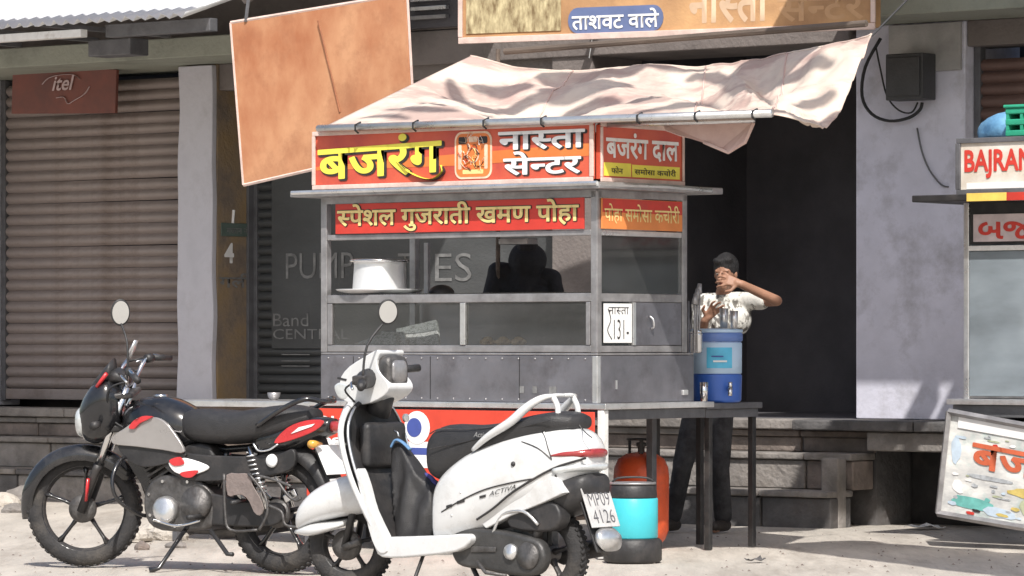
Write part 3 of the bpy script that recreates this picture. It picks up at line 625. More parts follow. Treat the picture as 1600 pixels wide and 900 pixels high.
# tarp over the cart
tp = thing('tarp_awning', 'wrinkled cream and pink tarp stretched over the snack cart as an awning', 'tarp', CT)
fp = [(497, 203), (720, 193), (935, 185), (1120, 180), (1205, 179), (1258, 191)]
bp_ = [(735, 88), (850, 113), (1000, 108), (1130, 104), (1230, 88), (1362, 56)]
fd = [-.06, -.07, -.07, -.06, -.05, .12]; bd_ = [1.35, 1.45, 1.45, 1.4, 1.25, .95]
FV = spline([CT.v(a, b, c) for (a, b), c in zip(fp, fd)], 22); BV = spline([CT.v(a, b, c) for (a, b), c in zip(bp_, bd_)], 22)
bm = nb(); NV = 44; grid = []
for i, (f, b) in enumerate(zip(FV, BV)):
    s = i/(len(FV)-1); row = []
    for j in range(NV+1):
        t = j/NV; p = f.lerp(b, t)
        e = min(1, t*5)*min(1, (1-t)*5+.25)*min(1, s*6)
        p.z -= .05*sin(pi*t)*min(1, s*4)
        r = noise.noise(Vector((s*5+t*2.2, t*1.8-s*3, 1.3))); r2 = noise.noise(Vector((s*19-t*5, t*6+s*9, 4.)))
        rid = (1-abs(noise.noise(Vector((s*7+t*3.5, t*5-s*7, 9.))))*3.2)
        q2 = noise.noise(Vector((s*3.1, t*1.5, 6.)))
        cr = 1-abs(noise.noise(Vector((s*16+t*4, t*9-s*12, 21.))))*5; p.z += e*.014*max(0, cr); p.z += e*(.11*r+.02*r2+.030*sin(14*s+7*t+5*q2)+.022*sin(26*s-13*t+6*r)*t)
        k = max(0, (s-.82)/.18); p += Vector((cos(A)*0+1, 0, 0))*k*k*sin(pi*t)*.04; p.z -= k*k*sin(pi*t)*.10
        row.append(bm.verts.new(p))
    grid.append(row)
seams = [[v.co+Vector((0, 0, .006)) for v in grid[int(len(grid)*q)]] for q in (.27, .55, .80)]; hem_ = [r_[-1].co.copy() for r_ in grid]
for a, b in zip(grid, grid[1:]):
    for j in range(NV): bm.faces.new([a[j], b[j], b[j+1], a[j+1]])
mk('canvas', bm, m_tarp, tp, smooth=True, solid=.004)
for q in seams: mk('seam', tube(q, .005, 4), m_tarp2, tp, smooth=True)
mk('hem', tube(hem_, .009, 5), m_tarp, tp, smooth=True)
for px_ in (560, 650, 760, 850, 1000, 1090, 1180): mk('rope_tie', tube([CT.v(px_, 204-(px_-497)*.0335+dy, -.085)+Vector((0, dd, 0)) for dy, dd in ((-11, .02), (-6, -.03), (2, -.03), (6, .0))], .006, 5), m_cable, tp)
mk('front_pole', tube([CT.v(497, 201, -.085), CT.v(935, 186, -.09), CT.v(1206, 177, -.085)], .022, 8), m_alu, tp, smooth=True)
mk('front_pole', tube([CT.v(935, 196, .06), CT.v(1178, 188, .06)], .014, 8), m_alu, tp, smooth=True)
# added leaf strips, unseen overhead, shaped to cast the dapples on the tarp
def on_tarp(px, py):
    best = min(range(len(FV)), key=lambda k: 0)
    yf = 203-(px-497)*.035; yb = 88+min(1, max(0, (px-735)/115))*22 if px < 1100 else 108-(px-1100)*.19
    if px < 735: yb = 203-(px-497)*.483
    t = max(0, min(1, (yf-py)/max(8, yf-yb))); y = -.06+t*1.45; return inC0(CT.v(px, py, y))
def inC0(v): return Matrix.Rotation(CT.rz, 4, 'Z') @ v+Vector((*CT.o, 0))
br_ = thing('shade_branch', 'added unseen branch whose long leaf strips dapple the tarp', 'branch')
LV = [([(735, 118), (790, 124), (835, 128)], .05), ([(690, 152), (760, 150), (830, 140), (890, 138)], .045), ([(655, 170), (715, 168), (775, 160)], .03), ([(600, 186), (660, 184), (720, 176)], .025),
      ([(770, 172), (800, 168), (838, 168)], .05), ([(845, 112), (900, 118), (1010, 116)], .10), ([(850, 130), (910, 136), (990, 132)], .11), ([(880, 152), (920, 156), (970, 148)], .10), ([(940, 172), (990, 160), (1050, 142)], .05),
      ([(990, 182), (1060, 172), (1140, 168)], .035), ([(1070, 122), (1110, 116), (1165, 120)], .04), ([(1040, 150), (1080, 142), (1125, 152)], .045), ([(1145, 112), (1165, 130), (1200, 158)], .06), ([(1000, 112), (1060, 116), (1110, 108)], .03),
      ([(1215, 122), (1250, 112), (1300, 112)], .05), ([(1240, 150), (1280, 140), (1310, 132)], .04), ([(1200, 176), (1235, 166), (1262, 172)], .03), ([(560, 196), (600, 192), (640, 193)], .02), ([(790, 190), (850, 186), (900, 182)], .025), ([(700, 128), (716, 136), (744, 140)], .03)]
for i, (pp, w_) in enumerate(LV):
    q = spline([sunward(on_tarp(a, b), 6.3+.05*(i % 5)) for a, b in pp], 6); bm = nb(); prev = None
    for k, p in enumerate(q):
        d_ = (q[min(len(q)-1, k+1)]-q[max(0, k-1)]).normalized(); side_ = d_.cross(sd).normalized(); ww = w_*1.5*(.12+sin(pi*k/(len(q)-1))**.7)*(1+.25*noise.noise(p*5)); a, b = bm.verts.new(p+side_*ww), bm.verts.new(p-side_*ww)
        if prev: bm.faces.new([prev[0], a, b, prev[1]])
        prev = (a, b)
    mk('leaf', bm, m_green, br_, solid=.004)
bb_ = [sunward(on_tarp(a, 100), 6.75) for a in (560, 800, 1000, 1300)]; mk('twig', tube(spline([p+Vector((0, 1.2, .2)) for p in bb_], 5), .02, 6), m_wood, br_)
fl = [(1035, 193), (1178, 190), (1166, 222), (1138, 239), (1128, 232), (1100, 222), (1062, 212), (1040, 204)]
bm = nb(); vs = [bm.verts.new(CT.v(a, b, .08+.05*sin(i*1.7))) for i, (a, b) in enumerate(fl)]; bm.faces.new(vs); bmesh.ops.triangulate(bm, faces=bm.faces[:])
mk('hanging_flap', bm, m_tarp2, tp, solid=.005)
mk('hem', tube([CT.v(1100, 222, .07), CT.v(1138, 238, .06), CT.v(1164, 222, .06), CT.v(1177, 192, .06)], .011, 6), m_tarp2, tp, smooth=True)
mk('rope', tube([BV[-1], BV[-1]+Vector((.08, .3, .25))], .006, 5), m_cable, tp)
mk('rear_pole', tube([Vector((-1.75, 1.4, 2.98)), Vector((.9, 1.36, 3.02))], .02, 8), m_wood, tp)
for x in (-1.82,): mk('rear_post', tube([Vector((x, 1.42, .2 if 0 else 0)), Vector((x, 1.42, 3.0))], .014, 8), m_wood, tp) if x < -1 else None

# things in and on the cart
o = thing('cooking_pot', 'upturned shiny aluminium pot standing on a wide plate inside the cart', 'pot', loc=(0, 0, 0))
pc = Vector((CT.x(593, .21), .21, 1.487)); o.location = Matrix.Rotation(CT.rz, 4, 'Z') @ pc+Vector((*CT.o, 0)); o.rotation_euler = (0, 0, CT.rz)
s = 1.0
mk('pot_body', lathe([(.160, .02), (.158, .045), (.150, .17), (.152, .185), (.168, .192), (.170, .20), (.156, .203), (.10, .205), (.004, .206)], n=36), m_pot, o, smooth=True, bevel=.002)
mk('pot_rim', lathe([(.172, .186), (.178, .19), (.178, .198), (.172, .202)], n=36), m_chrome, o, smooth=True)
o2 = thing('steel_plate', 'wide shiny steel plate under the upturned pot', 'plate', loc=o.location, rz=CT.rz)
mk('dish', lathe([(.10, .0), (.2, .002), (.25, .018), (.258, .026), (.25, .027), (.2, .012), (.1, .01)], n=36), m_pot, o2, smooth=True)
def inC(x, y, z): return Matrix.Rotation(CT.rz, 4, 'Z') @ Vector((x, y, z))+Vector((*CT.o, 0))
def news(px0, py0, px1, py1, px2, py2, px3, py3, lat, label):
    pts = [CT.v(px0, py0, lat), CT.v(px1, py1, lat-.03), CT.v(px2, py2, lat+.02), CT.v(px3, py3, lat+.05)]
    c = pts[0].copy(); bm = quadslab([p-c for p in pts], .02)
    bmesh.ops.subdivide_edges(bm, edges=bm.edges[:], cuts=3, use_grid_fill=True)
    for v in bm.verts: v.co += Vector((0, .015, .008))*noise.noise(v.co*9+c)
    r = mk('newspaper_stack', bm, m_news, None, bevel=.003); r.location = inC(*c); r.rotation_euler = (0, 0, CT.rz); tag(r, label, 'newspaper', 'folded newspapers in the cabinet')
news(556, 541, 640, 541, 632, 522, 590, 527, .15, 'lowest folded newspaper behind the left cabinet glass')
news(618, 540, 690, 541, 684, 502, 622, 516, .2, 'tilted newspaper wedge leaning highest behind the left glass')
news(588, 541, 622, 541, 620, 521, 600, 520, .10, 'small grey paper bundle in the middle of the newspapers')
tr0 = thing('snack_tray', 'shallow steel tray of fried snacks behind the right cabinet glass', 'tray', loc=inC(CT.x(788, .12), .12, 1.146), rz=CT.rz); mk('tray_body', box(-.30, .24, -.09, .09, 0, .034), m_steel2, tr0, bevel=.006)
for i in range(9):
    b_ = ball(nb(), (0, 0, 0), .026, (1.1, 1, .7)); r = mk('fried_snack', b_, m_snack, None, smooth=True)
    x = CT.x(757+i*8-(i % 3)*3, .05+.02*(i % 3)); r.location = inC(x, .05+.02*(i % 3), 1.204+(.014 if i % 3 == 1 else 0))
    tag(r, 'small golden fried snack in the heap behind the right cabinet glass', 'snack', 'fried snacks heaped behind the right cabinet glass')
o = thing('steel_can', 'small steel can dangling at the far corner of the cart beside the blue cooler', 'can', loc=inC(.0, .955, 1.142), rz=CT.rz)
mk('can_body', lathe([(.03, 0), (.034, .01), (.034, .1), (.036, .11), (.03, .112)], n=20), m_alu, o, smooth=True); mk('can_lid', lathe([(.036, .113), (.03, .13), (.01, .137), (.008, .15), (.012, .16)], n=20), m_chrome, o, smooth=True)
o = thing('utensil_rack', 'narrow wire rack of ladles hung behind the far corner of the cart', 'rack', loc=inC(.02, .91, 1.14), rz=CT.rz)
for i in range(3): mk('ladle', tube([(0, .02*i, .0), (.003*i, .02*i, .30+.03*i)], .006, 6, tube([(0, .02*i, .28+.03*i), (0, .02*i+.01, .34+.03*i)], [.02, .012], 8)), m_steel2, o, smooth=True)

# side table with the cooler
tb = thing('side_table', 'dark iron side table with thin legs behind the cart holding the blue cooler', 'table', CT)
mk('table_top', box(-.42, .02, 1.03, 1.60, .815, .85), m_rail, tb, bevel=.004); mk('table_apron', box(-.40, .0, 1.05, 1.58, .765, .813), m_rail, tb)
for x, y in ((-.025, 1.11), (-.025, 1.555), (-.4, 1.11), (-.4, 1.555)): mk('leg', box(x-.018, x+.018, y-.018, y+.018, 0, .764), m_bplast, tb, bevel=.003)
lb = thing('bench_table', 'long low table with pale front edge left of the cart behind the motorcycle', 'table', CT)
mk('table_top', box(CT.x(262, 0), -2.10, -.02, .6, .815, .852), m_alu, lb, bevel=.004); mk('cloth_skirt', box(CT.x(262, 0)+.02, -2.12, .01, .03, .45, .812), m_wood, lb)
for x in (CT.x(262)+.04, -2.15): 
    for y in (.04, .55): mk('leg', box(x-.02, x+.02, y-.02, y+.02, 0, .81), m_rail, lb)
o = thing('steel_bowl', 'small steel bowl on the bench table left of the cart', 'bowl', loc=inC(CT.x(428, .3), .3, .853), rz=0)
mk('bowl_body', lathe([(.02, 0), (.036, .02), (.04, .045), (.036, .045), (.02, .015)], n=20), m_steel2, o, smooth=True)
cl = inC(-.10, 1.29, .852)
o = thing('water_cooler', 'two tone blue insulated water cooler with a tap on the side table', 'cooler', loc=cl, rz=-radians(8))
rc = .150
mk('lower_body', lathe([(rc-.012, 0), (rc, .012), (rc+.004, .155), (rc-.002, .165)], n=40), m_cool2, o, smooth=True, bevel=.002)
mk('upper_body', lathe([(rc-.004, .166), (rc+.003, .17), (rc+.004, .345), (rc-.004, .352)], n=40), m_cool1, o, smooth=True)
mk('lid', lathe([(rc-.002, .353), (rc+.008, .36), (rc+.008, .40), (rc+.003, .405)], n=40), m_cool3, o, smooth=True)
mk('lid_rim', lathe([(rc+.002, .4055), (rc+.009, .41), (rc+.009, .424), (rc-.03, .43), (.01, .432)], n=40), m_cool1, o, smooth=True)
bm = nb()
a_ = [(-pi/2-.25+i*.09) for i in range(12)]
for i in range(11):
    f = [bm.verts.new(((rc+.007)*cos(a_[k]), (rc+.007)*sin(a_[k]), z)) for k, z in ((i, .20), (i+1, .20), (i+1, .32), (i, .32))]; bm.faces.new(f)
lab = mk('label', bm, m_cyan, o)
mk('label_stripe', box(.0, .08, -rc-.012, -rc-.008, .235, .245), m_pw, lab); mk('label_stripe', box(-.01, .06, -rc-.012, -rc-.008, .265, .272), m_pb, lab)
tpv = Vector((.09, -rc*.85, .08))
mk('tap', tube([tpv, tpv+Vector((.01, -.05, 0)), tpv+Vector((.01, -.06, -.04))], [.016, .014, .012], 10, tube([tpv+Vector((.01, -.04, .0)), tpv+Vector((.01, -.045, .04))], .012, 8)), m_chrome, o, smooth=True)
for (px, lat, z, r, h, l) in ((1100, 1.03, .862, .026, .11, 'steel tumbler standing at the foot of the blue cooler'), (1131, 1.27, 1.285, .026, .115, 'darker steel tumbler on the cooler lid'), (1147, 1.25, 1.285, .024, .10, 'paler steel tumbler right of the darker one on the cooler lid')):
    x = CT.x(px, lat); o = thing('steel_tumbler', l, 'tumbler', loc=inC(x, lat, z), group='steel tumblers at the water cooler')
    mk('tumbler_body', lathe([(r*.8, 0), (r, h), (r*.92, h), (r*.74, .006)], n=20), m_chrome if z < 1 else m_alu, o, smooth=True)
# jug under the table
ju = W(983, 0, 21.75); o = thing('water_jug', 'black water can with a broad turquoise band standing below the cart corner', 'water can', loc=(ju.x+.02, ju.y, 0))
mk('jug_base', lathe([(.15, 0), (.16, .012), (.16, .115), (.145, .13)], n=36), m_bplast, o, smooth=True)
mk('jug_band', lathe([(.134, .13), (.138, .136), (.138, .345), (.134, .35)], n=36), m_turq, o, smooth=True)
mk('jug_top', lathe([(.132, .351), (.134, .36), (.13, .41), (.12, .425), (.04, .43)], n=36), m_bplast, o, smooth=True)
mk('jug_rim', lathe([(.125, .425), (.13, .43), (.126, .437), (.1, .437)], n=36), m_steel2, o, smooth=True)
mk('jug_handle', tube(spline([(.12, 0, .42), (.08, -.02, .46), (-.08, -.02, .46), (-.12, 0, .42)], 4), .006, 6), m_bplast, o, smooth=True)
gc = W(1002, 0, 23.2); o = thing('gas_cylinder', 'orange red cooking gas cylinder behind the turquoise water can', 'gas cylinder', loc=(gc.x, gc.y, 0))
mk('cylinder_body', lathe([(.10, 0), (.11, .02), (.14, .05), (.16, .10), (.163, .42), (.158, .47), (.135, .52), (.09, .55), (.03, .56)], n=36), m_gas, o, smooth=True)
mk('foot_ring', lathe([(.115, 0), (.118, .01), (.118, .05), (.112, .05)], n=30), m_gas, o, smooth=True)
mk('valve', lathe([(.02, .56), (.02, .59), (.03, .595), (.03, .615), (.01, .62)], n=14), m_engine, o, smooth=True)
for i in range(3):
    a = 2*pi*i/3+.5; mk('collar_stay', box(-.012, .012, -.004, .004, .53, .63), m_bplast, o, loc=(.078*cos(a), .078*sin(a), 0), rot=(0, 0, a+pi/2), bevel=.002)
mk('collar_ring', tube([(.08*cos(t*pi/10), .08*sin(t*pi/10), .635) for t in range(21)], .006, 6), m_bplast, o, smooth=True)

# ------------------------------------------------------------ second stall at the right edge
st = thing('snack_stall', 'second snack stall cut by the right edge with a BAJRANG sign', 'food cart', ST)
def sz(px, py, lat=0.): return ST.p(px, py, lat)[1]
E_ = 2.3
zt = sz(1500, 222); zb2 = sz(1500, 300)
fsn = mk('main_sign', box(0, E_, -.02, 0, zb2, zt), mat('sign_cream', (.70, .62, .52), .5, var=.1, scale=6, bump=.05, c2=(.80, .76, .7)), st, bevel=.003, label='white front sign with red capital letters')
for b_ in (box(-.015, E_, -.035, -.021, zt-.01, zt+.02), box(-.015, E_, -.035, -.021, zb2-.02, zb2+.012), box(-.02, .012, -.036, -.021, zb2+.013, zt-.011)): mk('sign_frame', b_, m_rail, fsn, bevel=.003)
x0 = ST.x(1508, -.02); wl = ST.x(1600, -.02)-x0
letter('BAJRANG', fsn, m_pred, (x0, -.022, sz(1509, 279)), (1, 0, 0), (0, 0, 1), .165, wl*7/5.0, bold=.035)
mk('bottom_stripe', box(.05, E_, -.0225, -.0205, zb2+.015, zb2+.05), m_pw, fsn)
mk('roof_plate', box(-.22, .35, -.2, .9, zb2-.062, zb2-.022), m_bplast, st, bevel=.006)
mk('roof_plate', box(.352, E_, -.2, .9, zb2-.06, zb2-.021), m_steel2, st, bevel=.006)
mk('roof_strip', box(ST.x(1512, -.2), ST.x(1574, -.2), -.212, -.201, zb2-.065, zb2-.018), mat('strip_yellow', (.80, .55, .12), .5, bump=0), st)
mk('roof_strip', box(ST.x(1574, -.2)+.002, E_, -.212, -.201, zb2-.065, zb2-.018), m_red2, st)
mk('corner_post', box(0.015, .05, 0, .035, .86, zb2-.063), m_alu, st, bevel=.004); mk('corner_post', box(.015, .05, .8, .835, .86, zb2-.063), m_rail, st)
mk('corner_post', box(E_-.04, E_, 0, .035, .86, zb2-.063), m_alu, st)
ms = mk('small_sign', box(ST.x(1521, .0), E_-.05, -.004, .012, sz(1522, 378), sz(1522, 335)), mat('sign_pink_white', (.62, .52, .52), .5, var=.15, scale=8, bump=0), st, bevel=.002, label='pinkish white strip sign with dark red letters')
mk('sign_backing', box(.052, E_-.045, .013, .03, sz(1522, 382), zb2-.064), m_bplast, st)
letter('બજરંગ', ms, m_pred, (ST.x(1530), -.005, sz(1530, 374)), (1, 0, 0), (0, 0, 1), .135, .62, bold=.025, lift=.002)
mk('rail', box(.052, E_-.045, -.012, .02, sz(1522, 392), sz(1522, 384)), m_white, st, bevel=.004)
gp = mk('glass_pane', box(.052, E_-.045, .006, .010, .885, sz(1522, 393)), g_blue, st)
mk('side_pane', box(.02, .024, .037, .798, .885, 1.8), g_blue, st)
mk('cabinet_back', box(.05, E_-.05, .80, .82, .87, 1.9), mat('cabinet_grey_blue', (.33, .38, .42), .5, scale=2, c2=(.30, .42, .42)), st); mk('cabinet_floor', box(.05, E_, .02, .8, .872, .884), m_steel2, st)
mk('counter', box(-.03, E_, -.12, .86, .835, .868), m_alu, st, bevel=.004); mk('counter_apron', box(-.01, E_, -.08, .84, .76, .833), m_rail, st, bevel=.004)
for x in (.02, E_-.05): mk('leg', box(x, x+.04, .7, .74, 0, .76), m_rail, st)
pts = [(1484, 643), (1640, 672), (1640, 831), (1467, 802)]
V4 = [ST.v(a, b, -.16) for a, b in pts]
m_pcol = mat('banner_picture', (.68, .68, .67), .6, var=.3, scale=4.5, bump=.05, c2=(.85, .84, .80), stretch=(1, 1, 2.2), dirt=(.22, .45, .42), dscale=3.4, damt=.5)
bn2 = mk('banner', quadslab(V4, .02), m_pcol, st, bevel=.003, label='tilted picture banner with orange letters hung from the counter')
def bl2(a, b): return V4[3].lerp(V4[2], a).lerp(V4[0].lerp(V4[1], a), b)
for a, b in ((0, 1), (0, 3), (3, 2)): mk('banner_frame', tube([V4[a]+Vector((0, -.012, 0)), V4[b]+Vector((0, -.012, 0))], .02, 4), m_steel2, bn2)
xd = (V4[1]-V4[0]).normalized(); upd = (V4[0]-V4[3]).normalized()
def blob(a, b, w, h, m, nm='print_patch'):
    c = bl2(a, b)+Vector((0, -.003-.00005*LFT[0], 0)); bm = nb(); vs = []
    for t in range(14):
        q_ = 2*pi*t/14; rr = 1+.35*noise.noise(Vector((cos(q_)*2+a*9, sin(q_)*2, b*7))); vs.append(bm.verts.new(c+xd*w*rr*cos(q_)+upd*h*rr*sin(q_)))
    bm.faces.new(vs); mk(nm, bm, m, bn2)
m_prorange = mat('print_orange', (.58, .13, .06), .5, var=.15, scale=12, bump=0); m_pteal = mat('print_teal', (.16, .46, .42), .5, var=.2, scale=12, bump=0); m_psky = mat('print_sky', (.52, .62, .72), .5, var=.15, scale=9, bump=0)
m_pgr = mat('print_grey', (.40, .42, .44), .5, var=.3, scale=20, bump=0); m_pocre = mat('print_ochre', (.6, .47, .15), .5, var=.2, scale=12, bump=0); m_pgreen = mat('print_olive', (.42, .45, .30), .5, var=.25, scale=12, bump=0)
LFT = [0]
def bb(a, b, w, h, m): LFT[0] += 1; blob(a, b, w, h, m)
bb(.3, .15, .15, .035, m_pteal); bb(.55, .10, .12, .03, m_psky); bb(.88, .2, .11, .055, m_pgreen); bb(.15, .3, .035, .035, m_pw); bb(.8, .33, .12, .028, m_pocre); bb(.10, .64, .035, .08, m_psky); bb(.45, .42, .16, .014, m_pgr)
random.seed(11)
for i in range(34): bb(random.uniform(.06, .95), random.choice([random.uniform(.05, .46), random.uniform(.05, .46), random.uniform(.74, .84)]), random.uniform(.01, .05), random.uniform(.004, .012), random.choice([m_pgr, m_pgr, m_psky, m_pw, m_pteal, m_pred, m_pocre, m_blk, m_pgreen]))
letter('बजरंग', bn2, m_prorange, bl2(.26, .50)+Vector((0, -.001, 0)), xd, upd, .19, .74, bold=.03, lift=.0045)
mk('print_patch', quadslab([bl2(.1, .86)+Vector((0, -.006, 0)), bl2(.8, .86)+Vector((0, -.006, 0)), bl2(.8, .97)+Vector((0, -.006, 0)), bl2(.1, .97)+Vector((0, -.006, 0))], .001), m_pw, bn2)
# load on its roof
bm = ball(nb(), (0, 0, 0), .5, (1.0, .5, .42), u=28, v=18)
for v in bm.verts: v.co *= 1+.25*noise.noise(v.co*4); v.co.z = max(v.co.z, -.02)
q = ST.p(1545, 200, .2)[0]
o = mk('plastic_sheet', bm, m_bluesheet, None, smooth=True); cc = Matrix.Rotation(ST.rz, 4, 'Z') @ Vector((.36, .30, zt+.04)); o.location = cc+Vector((*ST.o, 0)); o.rotation_euler = (0, 0, ST.rz); o.scale = (.85, .7, .75)
tag(o, 'crumpled blue plastic sheet heaped on the roof of the second stall', 'plastic sheet')
cc = Matrix.Rotation(ST.rz, 4, 'Z') @ Vector((.30, .0, zt+.024))+Vector((*ST.o, 0))
o = thing('plastic_crate', 'green slotted plastic crate on the second stall roof beside the blue sheet', 'crate', loc=cc, rz=ST.rz)
for z in (0, .065, .13): mk('crate_rail', box(0, .5, 0, .3, z, z+.035), m_green, o, bevel=.006)
for i in range(6): mk('crate_slat', box(.004+i*.095, .022+i*.095, .004, .296, .036, .166), m_green, o)
mk('crate_rim', box(-.01, .51, -.01, .31, .166, .185), m_green, o, bevel=.006)

# ------------------------------------------------------------ two-wheelers
def wheel(parent, c, r, tw, rr, spokes, mrim, steer=0., disc=False, name='wheel', spoke_w=.03):
    hub = mk(name, lathe([(.035, -.05), (.04, -.045), (.04, .045), (.035, .05)], axis='Y', n=20), m_engine, parent, smooth=True, loc=c, rot=(0, 0, steer), bevel=.003)
    pr = []
    for k in range(13):
        a = 2*pi*k/12; pr.append((r-tw*.52+cos(a)*tw*.52, sin(a)*tw*.5))
    bm = nb(); rings = []; n = 48
    for j in range(n):
        t = 2*pi*j/n; rings.append([bm.verts.new((p[0]*cos(t), p[1], p[0]*sin(t))) for p in pr[:-1]])
    for j in range(n):
        a, b = rings[j], rings[(j+1) % n]
        for k in range(12): bm.faces.new([a[k], a[(k+1) % 12], b[(k+1) % 12], b[k]])
    for j in range(n):   # tread blocks
        for sgn in (-1, 1):
            t = 2*pi*(j+.25*(sgn+1))/n; q_ = bmesh.ops.create_cube(bm, size=1); M_ = Matrix.Rotation(-t, 4, 'Y') @ Matrix.Translation((r-.0045, sgn*tw*.17, 0)) @ Matrix.Rotation(sgn*.4, 4, 'X') @ Matrix.Diagonal((.009, tw*.26, r*.07, 1)); bmesh.ops.transform(bm, matrix=M_, verts=q_['verts'])
    mk('tyre', bm, m_rubber, hub, smooth=True)
    ro = r-tw*.85; bm = nb()
    for k, (a, b) in enumerate((((ro+.012, -tw*.36), (ro+.012, tw*.36)),)):
        prf = [(ro+.014, -tw*.38), (ro-.004, -tw*.34), (ro-.014, -tw*.12), (ro-.014, tw*.12), (ro-.004, tw*.34), (ro+.014, tw*.38)]
        rg = []
        for j in range(40):
            t = 2*pi*j/40; rg.append([bm.verts.new((p[0]*cos(t), p[1], p[0]*sin(t))) for p in prf])
        for j in range(40):
            a, b = rg[j], rg[(j+1) % 40]
            for q_ in range(6): bm.faces.new([a[q_], a[(q_+1) % 6], b[(q_+1) % 6], b[q_]])
    for k in range(spokes):
        t = 2*pi*k/spokes+.35
        d = Vector((cos(t), 0, sin(t))); sdv = Vector((-sin(t), 0, cos(t)))
        tube([d*.03, d*(ro*.5), d*(ro*.8), d*(ro-.004)], [.03, .017, .018, .034], 8, bm, flat=.6)
    mk('rim', bm, mrim, hub, smooth=True)
    if disc: mk('brake_drum', lathe([(.07, .035), (.075, .04), (.075, .06), (.03, .066)], axis='Y', n=24), m_engine, hub, smooth=True)
    return hub

# ---------------- motorcycle
mc = thing('motorcycle', 'black commuter motorcycle with red and silver tank panels on its side stand at the left', 'motorcycle', MB)
WBm = 1.27; Rm = .312
steer_m = radians(24)
hx, hz = 1.0, .82                      # steering head
rk = Vector((.42, 0, -1)).normalized()
def steerM(d): return Matrix.Translation((hx, 0, hz)) @ Matrix.Rotation(-d, 4, rk) @ Matrix.Translation((-hx, 0, -hz))
SM = steerM(steer_m)
ax = SM @ Vector((WBm, 0, Rm))
lean = 0
wheel(mc, (0, 0, Rm), Rm, .10, 0, 5, m_bpaint, disc=True, name='rear_wheel')
fw = wheel(mc, ax, Rm, .095, 0, 5, m_bpaint, steer=steer_m, disc=True, name='front_wheel')
def ms_(name, bm, m, **k): return mk(name, xform(bm, SM), m, mc, **k)
# fork
top = Vector((hx-.04, 0, hz+.14))
for y in (-.085, .085):
    a = Vector((hx+.02-.05, y, hz+.16)); b = Vector((WBm-.0, y, Rm)); mid = a.lerp(b, .62)
    ms_('fork_tube', tube([a, mid], .020, 12), m_chrome, smooth=True); ms_('fork_slider', tube([mid, a.lerp(b, .66), b], [.026, .024, .024], 12), m_bplast, smooth=True)
    r_ = a.lerp(b, .80)
    ms_('fork_reflector', tube([r_+Vector((0, math.copysign(.028, y), .05)), r_+Vector((.02, math.copysign(.028, y), -.07))], .018, 8, flat=.5), m_vred, smooth=True)
ms_('fork_clamp', box(hx-.06, hx+.05, -.11, .11, hz+.10, hz+.13), m_engine, bevel=.01)
ms_('fork_clamp', box(hx-.01, hx+.10, -.11, .11, hz-.08, hz-.04), m_bplast, bevel=.01)
# front mudguard: arc shell
def fender(cx, cz_, r, a0_, a1_, hw, m, nm, fn, th=.012, crown=.25, n=18, nx=8):
    bm = nb(); rings = []
    for i in range(n+1):
        t = radians(a0_+(a1_-a0_)*i/n); e = min(1, .45+3*min(i/n, 1-i/n)); ring = []
        for j in range(nx+1):
            s_ = -1+2*j/nx; rr = r-abs(s_)**2.6*hw*crown*2.2; ring.append(bm.verts.new((cx+rr*cos(t), s_*hw*e, cz_+rr*sin(t))))
        rings.append(ring)
    for a, b in zip(rings, rings[1:]):
        for j in range(nx): bm.faces.new([a[j], a[j+1], b[j+1], b[j]])
    return fn(nm, bm, m, smooth=True, solid=th)
fender(WBm, Rm, Rm+.035, -8, 150, .065, m_bpaint, 'front_mudguard', ms_, crown=.5)
for s_ in (-1, 1): ms_('mudguard_stay', tube([(WBm, s_*.07, Rm), (WBm-.10, s_*.066, Rm+.26)], .007, 6), m_bplast, smooth=True)
# headlamp fairing
fpf = [(hx+.02, hz+.20), (hx+.10, hz+.215), (hx+.19, hz+.15), (hx+.25, hz+.05), (hx+.26, hz-.06), (hx+.22, hz-.12), (hx+.14, hz-.16), (hx+.06, hz-.10)]
ms_('headlamp_fairing', loft([(hx+.02, hz-.06, hz+.16, .11, 2.6), (hx+.08, hz-.12, hz+.215, .145, 2.6), (hx+.16, hz-.15, hz+.18, .14, 2.6), (hx+.22, hz-.14, hz+.11, .115, 2.4), (hx+.255, hz-.10, hz+.04, .07, 2.2)], k=4), m_bpaint, smooth=True)
ms_('headlamp', loft([(hx+.20, hz-.10, hz+.06, .115, 2.4), (hx+.245, hz-.115, hz+.05, .10, 2.4), (hx+.272, hz-.10, hz+.03, .07, 2.2), (hx+.28, hz-.07, hz+.0, .03, 2)], k=4), m_lamp, smooth=True)
ms_('flyscreen', loft([(hx+.06, hz+.19, hz+.30, .085, 3), (hx+.12, hz+.17, hz+.235, .08, 3), (hx+.17, hz+.15, hz+.18, .05, 3)], k=3), m_vred if 0 else m_bplast, smooth=True)
ms_('fairing_accent', tube([(hx+.07, .105, hz+.24), (hx+.13, .10, hz+.17)], .018, 8, flat=.6), m_vred, smooth=True)
for s_ in (-1, 1):
    ms_('turn_signal', tube([(hx+.12, s_*.13, hz-.02), (hx+.12, s_*.19, hz-.02), (hx+.13, s_*.235, hz-.02)], [.008, .02, .024], 10), m_amber if s_ < 0 else m_bplast, smooth=True)
ms_('instrument_cluster', loft([(hx-.03, hz+.17, hz+.21, .07, 3), (hx+.03, hz+.18, hz+.25, .09, 3), (hx+.08, hz+.17, hz+.23, .07, 3)], k=3), m_bplast, smooth=True)
